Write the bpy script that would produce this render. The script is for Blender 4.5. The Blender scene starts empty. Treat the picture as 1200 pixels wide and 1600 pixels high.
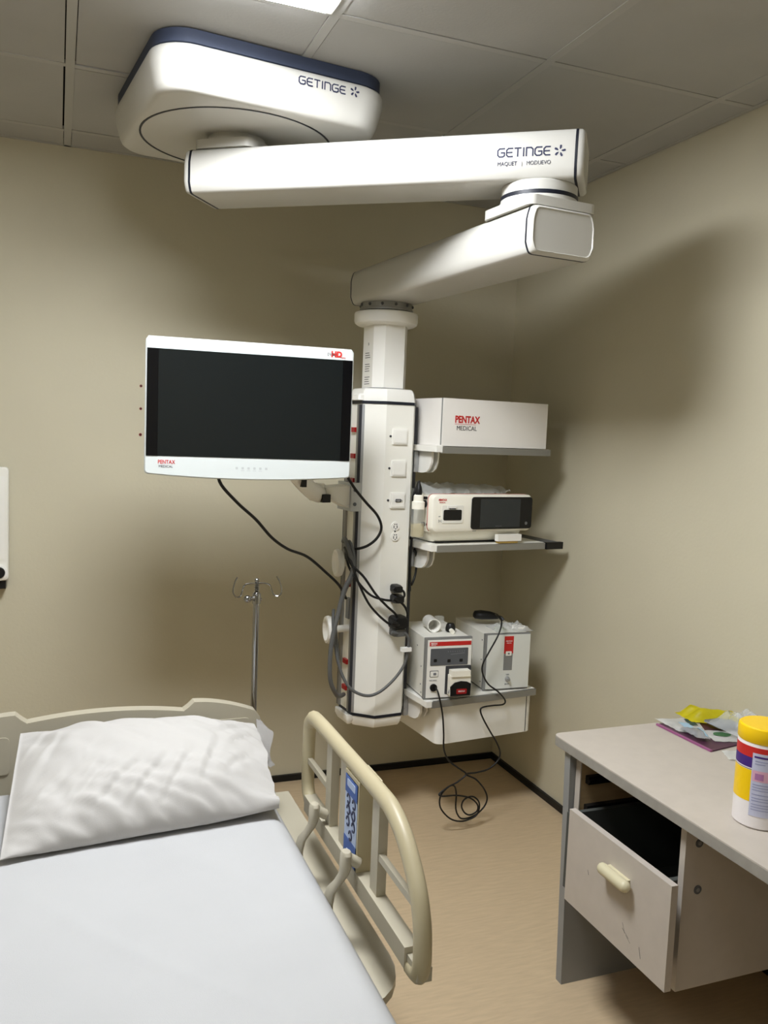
import bpy, bmesh, math, random
from mathutils import Vector, Matrix, noise
random.seed(7)
PI = math.pi
SC = bpy.context.scene
COL = SC.collection

# ------------------------------------------------------------------ camera
def look(yaw, pitch, roll):
    f = Vector((math.sin(yaw)*math.cos(pitch), math.cos(yaw)*math.cos(pitch), -math.sin(pitch)))
    r0 = Vector((math.cos(yaw), -math.sin(yaw), 0)); u0 = r0.cross(f)
    r = math.cos(roll)*r0 + math.sin(roll)*u0
    u = -math.sin(roll)*r0 + math.cos(roll)*u0
    return Matrix((r, u, -f)).transposed()
cam = bpy.data.cameras.new('camera'); cam_o = bpy.data.objects.new('camera', cam); COL.objects.link(cam_o)
cam.sensor_fit = 'VERTICAL'; cam.sensor_height = 36.0; cam.lens = 36.0*1330.66/1600
cam.clip_start = 0.02; cam.clip_end = 50
m = look(0.36801451, 0.09400711, 0.03993285).to_4x4(); m.translation = Vector((0, 0, 1.54))
cam_o.matrix_world = m
SC.camera = cam_o

# ------------------------------------------------------------------ light and exposure
LAMP_POWER = 62.0        # emission of the visible ceiling panel
REAR_POWER = 3.5         # emission of the unseen panels added as fill light
SC.view_settings.view_transform = 'Standard'; SC.view_settings.look = 'None'
SC.view_settings.gamma = 1.0; SC.view_settings.use_curve_mapping = False
SC.view_settings.exposure = 0.0
w = bpy.data.worlds.new('world'); SC.world = w; w.use_nodes = True
w.node_tree.nodes['Background'].inputs[0].default_value = (0.9, 0.95, 1, 1)
w.node_tree.nodes['Background'].inputs[1].default_value = 0.02

# ------------------------------------------------------------------ materials
def srgb(*c):
    return tuple(((x/255)/12.92 if x/255 <= 0.04045 else ((x/255+0.055)/1.055)**2.4) for x in c) + (1,)
def mat(name, col, rough=0.5, metal=0.0, bump=0.0, bscale=200, var=0.0, vscale=6, spec=0.5, emit=None, trans=0.0, coat=0.0, alpha=1.0, ior=1.45, stretch=None):
    M = bpy.data.materials.new(name); M.use_nodes = True
    nt = M.node_tree; b = nt.nodes['Principled BSDF']
    c = srgb(*col)
    b.inputs['Base Color'].default_value = c
    b.inputs['Roughness'].default_value = rough
    b.inputs['Metallic'].default_value = metal
    b.inputs['Specular IOR Level'].default_value = spec
    b.inputs['Transmission Weight'].default_value = trans
    b.inputs['Coat Weight'].default_value = coat
    b.inputs['Alpha'].default_value = alpha
    b.inputs['IOR'].default_value = ior
    if emit:
        b.inputs['Emission Color'].default_value = emit[0]; b.inputs['Emission Strength'].default_value = emit[1]
    tc = nt.nodes.new('ShaderNodeTexCoord'); src = tc.outputs['Object']
    if stretch:
        mp = nt.nodes.new('ShaderNodeMapping'); nt.links.new(src, mp.inputs[0])
        mp.inputs['Rotation'].default_value = stretch[0]; mp.inputs['Scale'].default_value = stretch[1]; src = mp.outputs[0]
    # a little natural unevenness in every surface, so all are procedural
    n = nt.nodes.new('ShaderNodeTexNoise'); n.inputs['Scale'].default_value = vscale; n.inputs['Detail'].default_value = 5
    nt.links.new(src, n.inputs['Vector'])
    v = max(var, 0.02)
    r = nt.nodes.new('ShaderNodeMapRange'); r.inputs[1].default_value = 0.3; r.inputs[2].default_value = 0.7
    r.inputs[3].default_value = 1-v; r.inputs[4].default_value = 1+v
    nt.links.new(n.outputs['Fac'], r.inputs[0])
    mx = nt.nodes.new('ShaderNodeMix'); mx.data_type = 'RGBA'; mx.blend_type = 'MULTIPLY'; mx.inputs[0].default_value = 1
    mx.inputs[6].default_value = c; nt.links.new(r.outputs[0], mx.inputs[7]); nt.links.new(mx.outputs[2], b.inputs['Base Color'])
    if bump:
        n2 = nt.nodes.new('ShaderNodeTexNoise'); n2.inputs['Scale'].default_value = bscale; n2.inputs['Detail'].default_value = 3
        nt.links.new(src, n2.inputs['Vector'])
        bp = nt.nodes.new('ShaderNodeBump'); bp.inputs['Strength'].default_value = bump; bp.inputs['Distance'].default_value = 0.002
        nt.links.new(n2.outputs['Fac'], bp.inputs['Height']); nt.links.new(bp.outputs[0], b.inputs['Normal'])
    return M

MT = {}
MT['wall'] = mat('wall_paint', (202, 195, 171), 0.75, bump=0.25, bscale=90, var=0.025, vscale=3)
MT['ceil'] = mat('ceiling_tile', (172, 171, 167), 0.85, bump=0.25, bscale=120, var=0.03, vscale=5)
MT['bar'] = mat('ceiling_bar', (175, 174, 169), 0.6)
MT['gap'] = mat('dark_gap', (16, 15, 14), 0.9)
MT['floor'] = mat('vinyl_floor', (197, 175, 143), 0.42, bump=0.12, bscale=30, var=0.07, vscale=14, stretch=((0, 0, 0.6), (1, 7, 1)))
MT['base'] = mat('black_skirting', (14, 14, 15), 0.45)
MT['arm'] = mat('white_lacquer', (200, 198, 191), 0.32, coat=0.12)
MT['white'] = mat('bright_white_plastic', (242, 240, 233), 0.35)
MT['white2'] = mat('white_plastic', (240, 238, 229), 0.42)
MT['navy'] = mat('navy_trim', (20, 24, 36), 0.45)
MT['bluegrey'] = mat('blue_grey_band', (52, 60, 80), 0.6)
MT['ink'] = mat('navy_ink', (40, 44, 74), 0.6)
MT['inkdim'] = mat('dim_grey_ink', (88, 90, 100), 0.6)
MT['inkgrey'] = mat('grey_ink', (120, 122, 128), 0.6)
MT['black'] = mat('black_rubber', (13, 13, 14), 0.45)
MT['blackgloss'] = mat('black_glass', (4, 5, 9), 0.06, spec=0.5)
MT['screen'] = mat('monitor_glass', (19, 23, 24), 0.10, spec=0.5)
MT['display'] = mat('grey_display', (44, 48, 50), 0.12)
MT['red'] = mat('red_print', (196, 40, 36), 0.5)
MT['redp'] = mat('red_plastic', (158, 22, 26), 0.4)
MT['alu'] = mat('aluminium', (160, 160, 158), 0.42, metal=0.75)
MT['steel'] = mat('steel_bracket', (178, 180, 182), 0.35, metal=0.6)
MT['chrome'] = mat('chrome', (160, 160, 160), 0.14, metal=1.0)
MT['greyd'] = mat('grey_plastic', (88, 90, 94), 0.5)
MT['greym'] = mat('mid_grey_plastic', (132, 132, 130), 0.5)
MT['hose'] = mat('grey_hose', (92, 93, 92), 0.45)
MT['cream'] = mat('cream_plastic', (248, 244, 230), 0.42)
MT['bed'] = mat('bed_beige_plastic', (178, 171, 152), 0.42, var=0.03)
MT['bedy'] = mat('bed_yellowed_plastic', (180, 169, 138), 0.42, var=0.04)
MT['sheet'] = mat('white_sheet', (183, 183, 183), 0.9, bump=0.15, bscale=500, spec=0.15)
MT['pillow'] = mat('white_pillowcase', (186, 183, 179), 0.9, bump=0.12, bscale=400, spec=0.15)
MT['desk'] = mat('desk_laminate', (190, 181, 170), 0.45, var=0.03, vscale=25)
MT['deske'] = mat('desk_edge', (150, 146, 138), 0.5, var=0.08, vscale=30)
MT['deskleg'] = mat('desk_grey_panel', (142, 143, 142), 0.5, var=0.03)
MT['ply'] = mat('raw_wood_panel', (176, 150, 112), 0.65, var=0.1, vscale=8, stretch=((0, 0, 0), (1, 1, 8)))
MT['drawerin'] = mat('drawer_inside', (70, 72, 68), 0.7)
MT['handle'] = mat('cream_handle', (206, 198, 166), 0.35)
MT['yellow'] = mat('yellow_plastic', (246, 202, 14), 0.35)
MT['yellowf'] = mat('yellow_foil', (232, 220, 40), 0.4)
MT['tubwhite'] = mat('tub_white', (232, 226, 224), 0.4)
MT['purple'] = mat('purple_card', (72, 26, 56), 0.35)
MT['pink'] = mat('purple_edge', (150, 84, 128), 0.4)
MT['paper'] = mat('paper_white', (244, 244, 240), 0.5)
MT['green'] = mat('green_print', (60, 104, 66), 0.5)
MT['greendk'] = mat('dark_green_print', (34, 62, 58), 0.5)
MT['ltblue'] = mat('light_blue_print', (160, 190, 210), 0.5)
MT['violet'] = mat('violet_print', (66, 38, 120), 0.5)
MT['lilac'] = mat('lilac_print', (196, 198, 220), 0.5)
MT['rose'] = mat('rose_print', (222, 172, 192), 0.5)
MT['foil'] = mat('silver_foil', (222, 224, 228), 0.3, metal=0.55, bump=0.5, bscale=60)
MT['film'] = mat('clear_plastic_film', (236, 240, 242), 0.2, alpha=0.32, spec=0.7)
MT['film2'] = mat('clear_plastic_bag', (226, 228, 226), 0.28, alpha=0.45, spec=0.7)
MT['clear'] = mat('clear_bottle', (238, 240, 232), 0.08, alpha=0.2, spec=0.8)
MT['liquid'] = mat('yellowish_liquid', (208, 190, 128), 0.1, alpha=0.38)
MT['blue'] = mat('blue_label', (44, 84, 158), 0.45)
MT['paleblue'] = mat('pale_blue_label', (170, 186, 216), 0.45)
MT['dotgrey'] = mat('dark_print', (52, 52, 56), 0.6)
MT['lampface'] = mat('lamp_diffuser', (250, 250, 255), 0.6, emit=((0.93, 0.96, 1, 1), LAMP_POWER))
MT['rearfill'] = mat('rear_fill_diffuser', (250, 250, 255), 0.6, emit=((0.93, 0.96, 1, 1), REAR_POWER))
MT['wood'] = mat('brown_wood', (122, 88, 56), 0.5, var=0.12, vscale=6, stretch=((0, 0, 0), (1, 8, 1)))
MT['dirtred'] = mat('rawl_plug_red', (120, 30, 22), 0.6)

# ------------------------------------------------------------------ mesh helpers
def BM(): return bmesh.new()
def box(bm, x0, x1, y0, y1, z0, z1, mi=0):
    vs = [bm.verts.new((x, y, z)) for z in (z0, z1) for y in (y0, y1) for x in (x0, x1)]
    for a in ((0,2,3,1),(4,5,7,6),(0,1,5,4),(2,6,7,3),(0,4,6,2),(1,3,7,5)):
        f = bm.faces.new([vs[i] for i in a]); f.material_index = mi
    return vs
def bev(bm, r, seg=2, ang=30):
    es = [e for e in bm.edges if len(e.link_faces) == 2 and e.calc_face_angle(0) > math.radians(ang)]
    if es: bmesh.ops.bevel(bm, geom=es, offset=r, segments=seg, profile=0.5, affect='EDGES', clamp_overlap=True)
def bbox(bm, x0, x1, y0, y1, z0, z1, r=0.004, seg=2, mi=0):
    b = BM(); box(b, x0, x1, y0, y1, z0, z1, mi); bev(b, r, seg); merge(bm, b)
def merge(bm, b, M=None):
    if M is not None: bmesh.ops.transform(b, matrix=M, verts=b.verts)
    me = bpy.data.meshes.new('tmp'); b.to_mesh(me); b.free(); bm.from_mesh(me); bpy.data.meshes.remove(me)
def loft(bm, rings, cap=True, closed=True, mi=0):
    vr = [[bm.verts.new(p) for p in r] for r in rings]
    n = len(rings[0])
    for a, b in zip(vr[:-1], vr[1:]):
        for i in range(n if closed else n-1):
            j = (i+1) % n
            f = bm.faces.new((a[i], a[j], b[j], b[i])); f.material_index = mi
    if cap:
        f = bm.faces.new(vr[0][::-1]); f.material_index = mi
        f = bm.faces.new(vr[-1]); f.material_index = mi
    return vr
def rrect(hx, hy, r, n=5, cx=0, cy=0):
    pts = []
    for sx, sy, a0 in ((1,1,0),(-1,1,90),(-1,-1,180),(1,-1,270)):
        for k in range(n+1):
            a = math.radians(a0 + 90*k/n)
            pts.append((cx+sx*(hx-r)+r*math.cos(a), cy+sy*(hy-r)+r*math.sin(a)))
    return pts
def circ(r, n=24, cx=0, cy=0): return [(cx+r*math.cos(2*PI*k/n), cy+r*math.sin(2*PI*k/n)) for k in range(n)]
AX = {'Z': lambda a, b, c: (a, b, c), 'Y': lambda a, b, c: (a, -c, b), 'X': lambda a, b, c: (c, a, b)}
# 'Y': polygon (a right, b up) pushed towards -Y by c (c = distance towards the viewer)
def prism(bm, pts, c0, c1, axis='Z', mi=0):
    f = AX[axis]
    loft(bm, [[f(a, b, c0) for a, b in pts], [f(a, b, c1) for a, b in pts]], mi=mi)
def stack(bm, layers, axis='Z', mi=0):      # layers: (pts, c)
    f = AX[axis]
    loft(bm, [[f(a, b, c) for a, b in pts] for pts, c in layers], mi=mi)
def lathe(bm, prof, n=24, M=None, mi=0):
    b = BM()
    rings = [[(r*math.cos(2*PI*k/n), r*math.sin(2*PI*k/n), z) for k in range(n)] for r, z in prof]
    loft(b, rings, mi=mi); merge(bm, b, M)
def catmull(P, sub=6):
    P = [Vector(p) for p in P]; out = []
    for i in range(len(P)-1):
        p0 = P[max(i-1,0)]; p1 = P[i]; p2 = P[i+1]; p3 = P[min(i+2,len(P)-1)]
        for k in range(sub):
            t = k/sub
            out.append(0.5*((2*p1)+(p2-p0)*t+(2*p0-5*p1+4*p2-p3)*t*t+(3*p1-p0-3*p2+p3)*t*t*t))
    out.append(P[-1]); return out
def tube(bm, P, r, n=8, sub=6, mi=0, flat=None):
    P = catmull(P, sub) if sub > 1 else [Vector(p) for p in P]
    rings = []; up = None
    for i, p in enumerate(P):
        t = (P[min(i+1,len(P)-1)]-P[max(i-1,0)]).normalized()
        if up is None:
            up = Vector((0,0,1)) if abs(t.z) < 0.9 else Vector((1,0,0))
        s = t.cross(up)
        if s.length < 1e-6: s = t.orthogonal()
        s.normalize(); up = s.cross(t).normalized()
        rr = r[min(i*len(r)//len(P), len(r)-1)] if isinstance(r, (list, tuple)) else r
        f = flat or (1, 1)
        rings.append([p + s*rr*f[0]*math.cos(2*PI*k/n) + up*rr*f[1]*math.sin(2*PI*k/n) for k in range(n)])
    loft(bm, rings, mi=mi)
def cyl(bm, a, b, r, n=20, mi=0): tube(bm, [a, b], r, n=n, sub=1, mi=mi)
def ball(bm, c, r, sc=(1,1,1), seg=16, mi=0):
    b = BM(); bmesh.ops.create_uvsphere(b, u_segments=seg, v_segments=max(6, seg//2), radius=r)
    for f in b.faces: f.material_index = mi
    merge(bm, b, Matrix.Translation(c) @ Matrix.Diagonal((*sc, 1)))
def ribbon(bm, P, wd, d0, d1, axis='Y', mi=0):    # strokes of a letter
    for (a, b) in zip(P[:-1], P[1:]):
        a = Vector(a); b = Vector(b); t = (b-a)
        if t.length < 1e-9: continue
        t.normalize(); n = Vector((-t.y, t.x))*wd/2; e = t*wd*0.3
        q = [a-e-n, b+e-n, b+e+n, a-e+n]
        prism(bm, [(v.x, v.y) for v in q], d0, d1, axis, mi)

def obj(name, bm, mats, parent=None, loc=(0,0,0), rotz=0, smooth=35):
    bmesh.ops.recalc_face_normals(bm, faces=bm.faces)
    me = bpy.data.meshes.new(name); bm.to_mesh(me); bm.free()
    for mm in (mats if isinstance(mats, (list, tuple)) else [mats]):
        me.materials.append(MT[mm] if isinstance(mm, str) else mm)
    if smooth:
        me.shade_smooth(); me.set_sharp_from_angle(angle=math.radians(smooth))
    o = bpy.data.objects.new(name, me); COL.objects.link(o)
    o.location = loc; o.rotation_euler = (0, 0, rotz)
    if parent: o.parent = parent
    return o
def tag(o, label, cat, group=None):
    o['label'] = label; o['category'] = cat
    if group: o['group'] = group
    return o
def thing(name, label, cat, loc=(0,0,0), rotz=0, group=None):
    o = bpy.data.objects.new(name, None); COL.objects.link(o); o.empty_display_size = 0.05
    o.location = loc; o.rotation_euler = (0, 0, rotz)
    return tag(o, label, cat, group)
def struct(name, bm, mats, smooth=0):
    o = obj(name, bm, mats, smooth=smooth); o['kind'] = 'structure'; return o
def text(name, s, size, m, parent, loc, face='Y', bold=0.0, xs=1.0, align='LEFT', depth=0.0004, rot=0.0):
    """flat lettering; face 'Y' = read from -Y, 'L' = read from -X, 'R' = from +X"""
    cu = bpy.data.curves.new('t', 'FONT'); cu.body = s; cu.size = size; cu.offset = bold; cu.extrude = depth
    cu.align_x = align; cu.resolution_u = 3
    t = bpy.data.objects.new('t', cu); COL.objects.link(t)
    dg = bpy.context.evaluated_depsgraph_get(); me = bpy.data.meshes.new_from_object(t.evaluated_get(dg))
    bpy.data.objects.remove(t); bpy.data.curves.remove(cu)
    R = Matrix.Rotation(rot, 4, 'Z')
    if face == 'Y': R = Matrix.Rotation(PI/2, 4, 'X') @ R
    elif face == 'L': R = Matrix.Rotation(-PI/2, 4, 'Z') @ Matrix.Rotation(PI/2, 4, 'X') @ R
    me.transform(R @ Matrix.Diagonal((xs, 1, 1, 1)))
    me.name = name; me.materials.clear(); me.materials.append(MT[m])
    o = bpy.data.objects.new(name, me); COL.objects.link(o); o.location = loc; o.parent = parent
    return o

def maker_word(bm, x, z, hgt, length, y, wd):
    """the wide rounded seven letter word on the beams, drawn in strokes; y = front face (towards -Y)"""
    n = 7; gap = length*0.04; cw = [1.05, 0.95, 0.95, 0.22, 1.0, 1.05, 0.95]
    k = (length-gap*6)/sum(cw); cx = x
    H = hgt; c = H*0.22
    for ch, wc in zip('GETInGE', cw):
        W = wc*k
        if ch == 'G': P = [[(W,H),(c,H),(0,H-c),(0,c),(c,0),(W-c,0),(W,c*0.6),(W,H*.5),(W*.5,H*.5)]]
        elif ch == 'E': P = [[(W,H),(c,H),(0,H-c),(0,c),(c,0),(W,0)], [(0,H*.5),(W*.9,H*.5)]]
        elif ch == 'T': P = [[(0,H),(W,H)], [(W/2,H),(W/2,0)]]
        elif ch == 'I': P = [[(W/2,H),(W/2,0)]]
        else: P = [[(0,0),(0,H),(W-c,H),(W,H-c),(W,0)]]
        for s in P: ribbon(bm, [(cx+a, z+b) for a, b in s], wd, -y, -y+0.0006)
        cx += W+gap
def maker_star(bm, x, z, r, y):
    for i in range(5):
        a = PI/2 + 2*PI*i/5 - 0.15
        d = Vector((math.cos(a), math.sin(a))); n = Vector((-d.y, d.x))
        c = Vector((x, z))
        q = [c+d*r*.28-n*r*.05, c+d*r*.55-n*r*.22, c+d*r*.95-n*r*.2, c+d*r*1.0, c+d*r*.9+n*r*.16, c+d*r*.5+n*r*.12, c+d*r*.28+n*r*.05]
        prism(bm, [(v.x, v.y) for v in q], -y, -y+0.0006, 'Y')

# ------------------------------------------------------------------ the room
XR, YB, HC = 1.958, 3.507, 2.549
XL, YF = -1.75, -1.9
b = BM(); box(b, XL-.1, XR+.1, YF-.1, YB+.1, -.06, 0); struct('floor', b, 'floor')
b = BM(); box(b, XL-.1, XR+.1, YB, YB+.08, -.05, HC+.1); struct('wall_back', b, 'wall')
b = BM(); box(b, XR, XR+.08, YF, YB, -.05, HC+.1); struct('wall_right', b, 'wall')
b = BM(); box(b, XL-.08, XL, YF, YB, -.05, HC+.1); struct('wall_left', b, 'wall')
b = BM(); box(b, XL, XR, YF-.08, YF, -.05, HC+.1); struct('wall_front', b, 'wall')
for nm, a in (('baseboard_back', (XL, XR, YB-.012, YB, 0, .028)), ('baseboard_right', (XR-.012, XR, YF, YB-.012, 0, .028))):
    b = BM(); box(b, *a); struct(nm, b, 'base')
# suspended ceiling: dark void, tiles with small open gaps, flat bars
GX = [XL, -1.17, -.57, .03, .632, 1.235, 1.815, XR]
GY = [YF, -1.48, -.88, -.28, .32, .92, 1.512, 2.105, 2.725, 3.318, YB]
LAMPS = {(3, 6, 6): 'lampface', (3, 1, 2): 'rearfill', (1, 3, 4): 'rearfill'}  # first panel is the visible lamp, the other two are added unseen fill
LCELL = {(i, j) for i, a, c in LAMPS for j in (a, c)}
b = BM()
box(b, XL-.05, XR+.05, YF-.05, YB+.05, HC+.03, HC+.06, 1)
for i in range(len(GX)-1):
    for j in range(len(GY)-1):
        if (i, j) in LCELL: continue
        g = [random.choice((0, 0, .002, .004, .006)) for _ in range(4)]
        dz = random.choice((0, 0.001, 0.002))
        bw = .012
        box(b, GX[i]+bw+g[0]*.5, GX[i+1]-bw-g[1], GY[j]+bw+g[2], GY[j+1]-bw-g[3], HC+.001+dz, HC+.018, 0)
for x in GX[1:-1]: box(b, x-.0125, x+.0125, YF, YB, HC+.0, HC+.012, 2)
for q, y in enumerate(GY[1:-1], 1):
    for i in range(len(GX)-1):
        if (i, q, q-1) in LAMPS or (i, q-1, q) in LAMPS: continue
        box(b, GX[i]+.0128, GX[i+1]-.0128, y-.0125, y+.0105, HC+.0005, HC+.012, 2)
# wall angle, lifted off the wall here and there
box(b, XL, XR-.021, YB-.018, YB-.003, HC, HC+.012, 2)
box(b, XR-.020, XR-.003, YF, YB, HC, HC+.012, 2)
struct('ceiling', b, ['ceil', 'gap', 'bar'])
for k, ((i, j, j2), lm) in enumerate(LAMPS.items()):
    x0, x1, y0, y1 = GX[i]+.014, GX[i+1]-.014, GY[j]+.014, GY[j2+1]-.014
    lab = ['bright square ceiling light panel in front of the white pendant housing', 'unseen rectangular ceiling panel added behind the camera as fill light',
           'unseen rectangular ceiling panel added as fill light nearest the left wall'][k]
    t = thing('ceiling_light', lab, 'light', ((x0+x1)/2, (y0+y1)/2, HC), 0, None)
    hx, hy = (x1-x0)/2, (y1-y0)/2
    b = BM(); fr = .022
    for a in ((-hx, hx, -hy, -hy+fr), (-hx, hx, hy-fr, hy), (-hx, -hx+fr, -hy+fr, hy-fr), (hx-fr, hx, -hy+fr, hy-fr)): box(b, *a, -.006, .016)
    obj('light_frame', b, 'white2', t)
    b = BM(); box(b, -hx+fr, hx-fr, -hy+fr, hy-fr, -.016, .010); obj('diffuser', b, lm, t, smooth=0)  # dropped below the frame so its glowing sides brighten the nearby tiles

# three old plugged screw holes left of the monitor
for k, (z, r) in enumerate(((1.681, .0055), (1.592, .0055), (1.490, .006))):
    b = BM(); cyl(b, (0, -.0015, 0), (0, .006, 0), r, 12, 0); cyl(b, (0, -.0022, 0), (0, .004, 0), r*.5, 10, 1)
    b.verts.ensure_lookup_table()
    tag(obj('wall_plug', b, ['dirtred', 'black'], loc=(.306, YB, z)),
        ['red wall plug in the back wall, highest of the three', 'red wall plug in the back wall, middle of the three', 'red wall plug in the back wall, lowest of the three'][k], 'wall plug', 'wall plugs beside the monitor')

# ------------------------------------------------------------------ ceiling pendant
P0, P1, P2 = Vector((.506, 2.676)), Vector((1.243, 2.127)), Vector((1.166, 3.083))
TH = math.atan2(.108, .994)
pend = thing('ceiling_pendant', 'white two-armed medical ceiling pendant carrying a column with three equipment shelves', 'medical pendant', (P0.x, P0.y, HC))
def pl(x, y, z): return (x-P0.x, y-P0.y, z-HC)       # world -> child of the pendant
# housing against the ceiling
hc = pl(.527, 2.683, 0); HR = math.radians(6.5)
def hl(inset, z, rr=.10): return (rrect(.338-inset, .338-inset, rr-inset*.5, 8), z)
b = BM(); stack(b, [hl(.010, 2.512), hl(.003, 2.508), hl(0, 2.50), hl(.001, 2.475), hl(.014, 2.422), hl(.020, 2.408), hl(.027, 2.402), hl(.036, 2.40)])
hous = obj('ceiling_housing', b, 'arm', pend, hc, HR, 50)
b = BM(); stack(b, [hl(.014, 2.5125), hl(.008, 2.515), hl(.008, 2.5485)]); obj('mounting_band', b, 'bluegrey', hous, smooth=50)
b = BM(); c0 = (-.018, .008)
for r0, r1, z0, z1 in ((.282, .288, 2.3985, 2.401),):
    o_, i_ = circ(r1, 64, *c0), circ(r0, 64, *c0)
    rings = [[(x, y, z1) for x, y in o_], [(x, y, z0) for x, y in o_], [(x, y, z0) for x, y in i_], [(x, y, z1) for x, y in i_]]
    loft(b, rings, cap=False)
obj('ring_seam', b, 'navy', hous)
b = BM(); maker_word(b, .045, 2.474, .019, .138, -.3375, .0034); maker_star(b, .212, 2.486, .0145, -.3375)
obj('maker_lettering', b, 'ink', hous, smooth=0)
b = BM(); lathe(b, [(.085, 2.4), (.085, 2.384), (.098, 2.384), (.098, 2.351)], 40)
obj('swivel_joint', b, 'arm', pend, pl(P0.x, P0.y, 0))
b = BM(); prism(b, rrect(.095, .102, .03), 2.3515, 2.376); obj('joint_plate', b, 'arm', pend, pl(P0.x, P0.y, 0), math.atan2(P1.y-P0.y, P1.x-P0.x))
W_, HA, E_ = .106, .127, .111
def arm_sec(s=1.0):
    hw, h = W_*s, HA
    # flat top, straight sides, softly rounded lower edges
    right = [(hw-.022, 0), (hw-.014, .002), (hw-.009, .007), (hw-.004, .018), (hw, .030), (hw, .088), (hw-.003, h-.024), (hw-.008, h-.008), (hw-.014, h-.002), (hw-.022, h)]
    pts = right + [(-a, c) for a, c in right[::-1]]
    return pts
def arm(name, A, B, zb):
    L = (B-A).length; ang = math.atan2(B.y-A.y, B.x-A.x)
    def ring(x, k=0.0):          # section shrunk by k metres all round
        return [(x, a*(1-k/W_), zb+HA/2+(c-HA/2)*(1-k/(HA/2))) for a, c in arm_sec()]
    b = BM(); loft(b, [ring(-E_+.012), ring(L+E_-.012)])
    a = obj(name, b, 'arm', pend, pl(A.x, A.y, 0), ang, 40)
    for s in (0, 1):
        d = -1 if s == 0 else 1; x0 = -E_+.012 if s == 0 else L+E_-.012
        b = BM(); loft(b, [ring(x0-d*.001, -.0006), ring(x0+d*.006, -.0006)]); obj('black_seam', b, 'navy', a, smooth=40)
        b = BM(); loft(b, [ring(x0+d*.006), ring(x0+d*.014, .0005), ring(x0+d*.021, .004), ring(x0+d*.0235, .008), ring(x0+d*.0205, .010), ring(x0+d*.0205, .05)])
        obj('end_cap', b, 'arm', a, smooth=40)
    return a
zt = 2.351; a1 = arm('upper_arm', P0, P1, zt-HA)
b = BM(); maker_word(b, .815, 2.282, .021, .138, -W_-.0002, .0036); maker_star(b, .978, 2.291, .0155, -W_-.0002)
obj('maker_lettering', b, 'ink', a1, smooth=0)
text('model_lettering', 'MAQUET', .0150, 'ink', a1, (.815, -W_-.0009, 2.2585), xs=.86)
text('model_lettering', '|', .013, 'inkgrey', a1, (.879, -W_-.0009, 2.2590))
text('model_lettering', 'MODUEVO', .0150, 'inkdim', a1, (.892, -W_-.0009, 2.2585), xs=.86)
Z2 = 2.021; a2 = arm('lower_arm', P1, P2, Z2)
A2 = math.atan2(P2.y-P1.y, P2.x-P1.x)
b = BM(); lathe(b, [(.100, 2.226), (.104, 2.222), (.104, 2.196)], 48); lathe(b, [(.106, 2.187), (.108, 2.17), (.108, 2.16)], 48)
obj('swivel_joint', b, 'arm', pend, pl(P1.x, P1.y, 0))
b = BM(); lathe(b, [(.1062, 2.197), (.1062, 2.186)], 48); obj('joint_ring', b, 'navy', pend, pl(P1.x, P1.y, 0))
b = BM(); prism(b, rrect(.118, .108, .02), 2.147, 2.172); bev(b, .003, 2); obj('joint_plate', b, 'arm', pend, pl(P1.x, P1.y, 0), A2)
# column joint
pc = pl(P2.x, P2.y, 0)
b = BM(); lathe(b, [(.098, 2.022), (.098, 2.001), (.102, 1.999), (.102, 1.992)], 40)
cl = obj('clamp_ring', b, 'alu', pend, pc)
for k in range(12):
    a = 2*PI*k/12; b = BM(); ball(b, (.099*math.cos(a), .099*math.sin(a), 2.011), .006, seg=8); obj('clamp_screw', b, 'greyd', cl)
b = BM(); lathe(b, [(.1, 1.992), (.1, 1.986)], 40); obj('seal_ring', b, 'black', pend, pc)
b = BM(); lathe(b, [(.112, 1.9875), (.119, 1.985), (.121, 1.98), (.121, 1.955), (.118, 1.945), (.108, 1.938), (.09, 1.936)], 48); obj('collar', b, 'white', pend, pc)
def octa(w, f, d, f2):        # half width, half front face, depth half, side half
    return [(f, -d), (w, -f2), (w, f2), (f, d), (-f, d), (-w, f2), (-w, -f2), (-f, -d)]
b = BM(); prism(b, octa(.071, .041, .082, .043), 1.70, 1.937); bev(b, .004, 2)
post = obj('column_post', b, 'white', pend, pc, TH)
text('post_lettering', '3', .014, 'dotgrey', post, (-.0716, .0, 1.862), face='L')
for k, (z, n) in enumerate(((1.832, 3), (1.79, 4), (1.742, 4))):
    b = BM()
    for i in range(n):
        box(b, -.0716, -.071, -.012-.004*((i*7+k) % 3), .022, z-i*.0085, z-i*.0085+.0022)
    obj('small_print', b, 'dotgrey', post, smooth=0)
b = BM(); prism(b, octa(.074, .043, .085, .045), 1.692, 1.703); obj('post_seal', b, 'navy', pend, pc, TH)
CW, CF, CD, CS = .112, .046, .125, .056
def colsec(k=1.0): return [(x*k, y*k) for x, y in ((.068, -CD), (CW, -CS), (CW, CS), (.068, CD), (-CF, CD), (-CW, CS), (-CW, -CS), (-CF, -CD))]
b = BM(); prism(b, colsec(), .458, 1.642); bev(b, .004, 2, 20)
colm = obj('column', b, 'white2', pend, pc, TH)
b = BM()
S_ = lambda k, z: (colsec(k), z)
stack(b, [S_(1.0, 1.652), S_(1.0, 1.662), S_(.97, 1.685), S_(.92, 1.697), S_(.86, 1.70)]); obj('top_cap', b, 'white', colm)
b = BM(); stack(b, [S_(.78, .402), S_(.9, .408), S_(.97, .422), S_(1.0, .44), S_(1.0, .449)]); obj('bottom_cap', b, 'white', colm)
for z in (1.641, .448): b = BM(); stack(b, [S_(1.02, z), S_(1.02, z+.011)]); obj('edge_trim', b, 'navy', colm)
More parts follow.
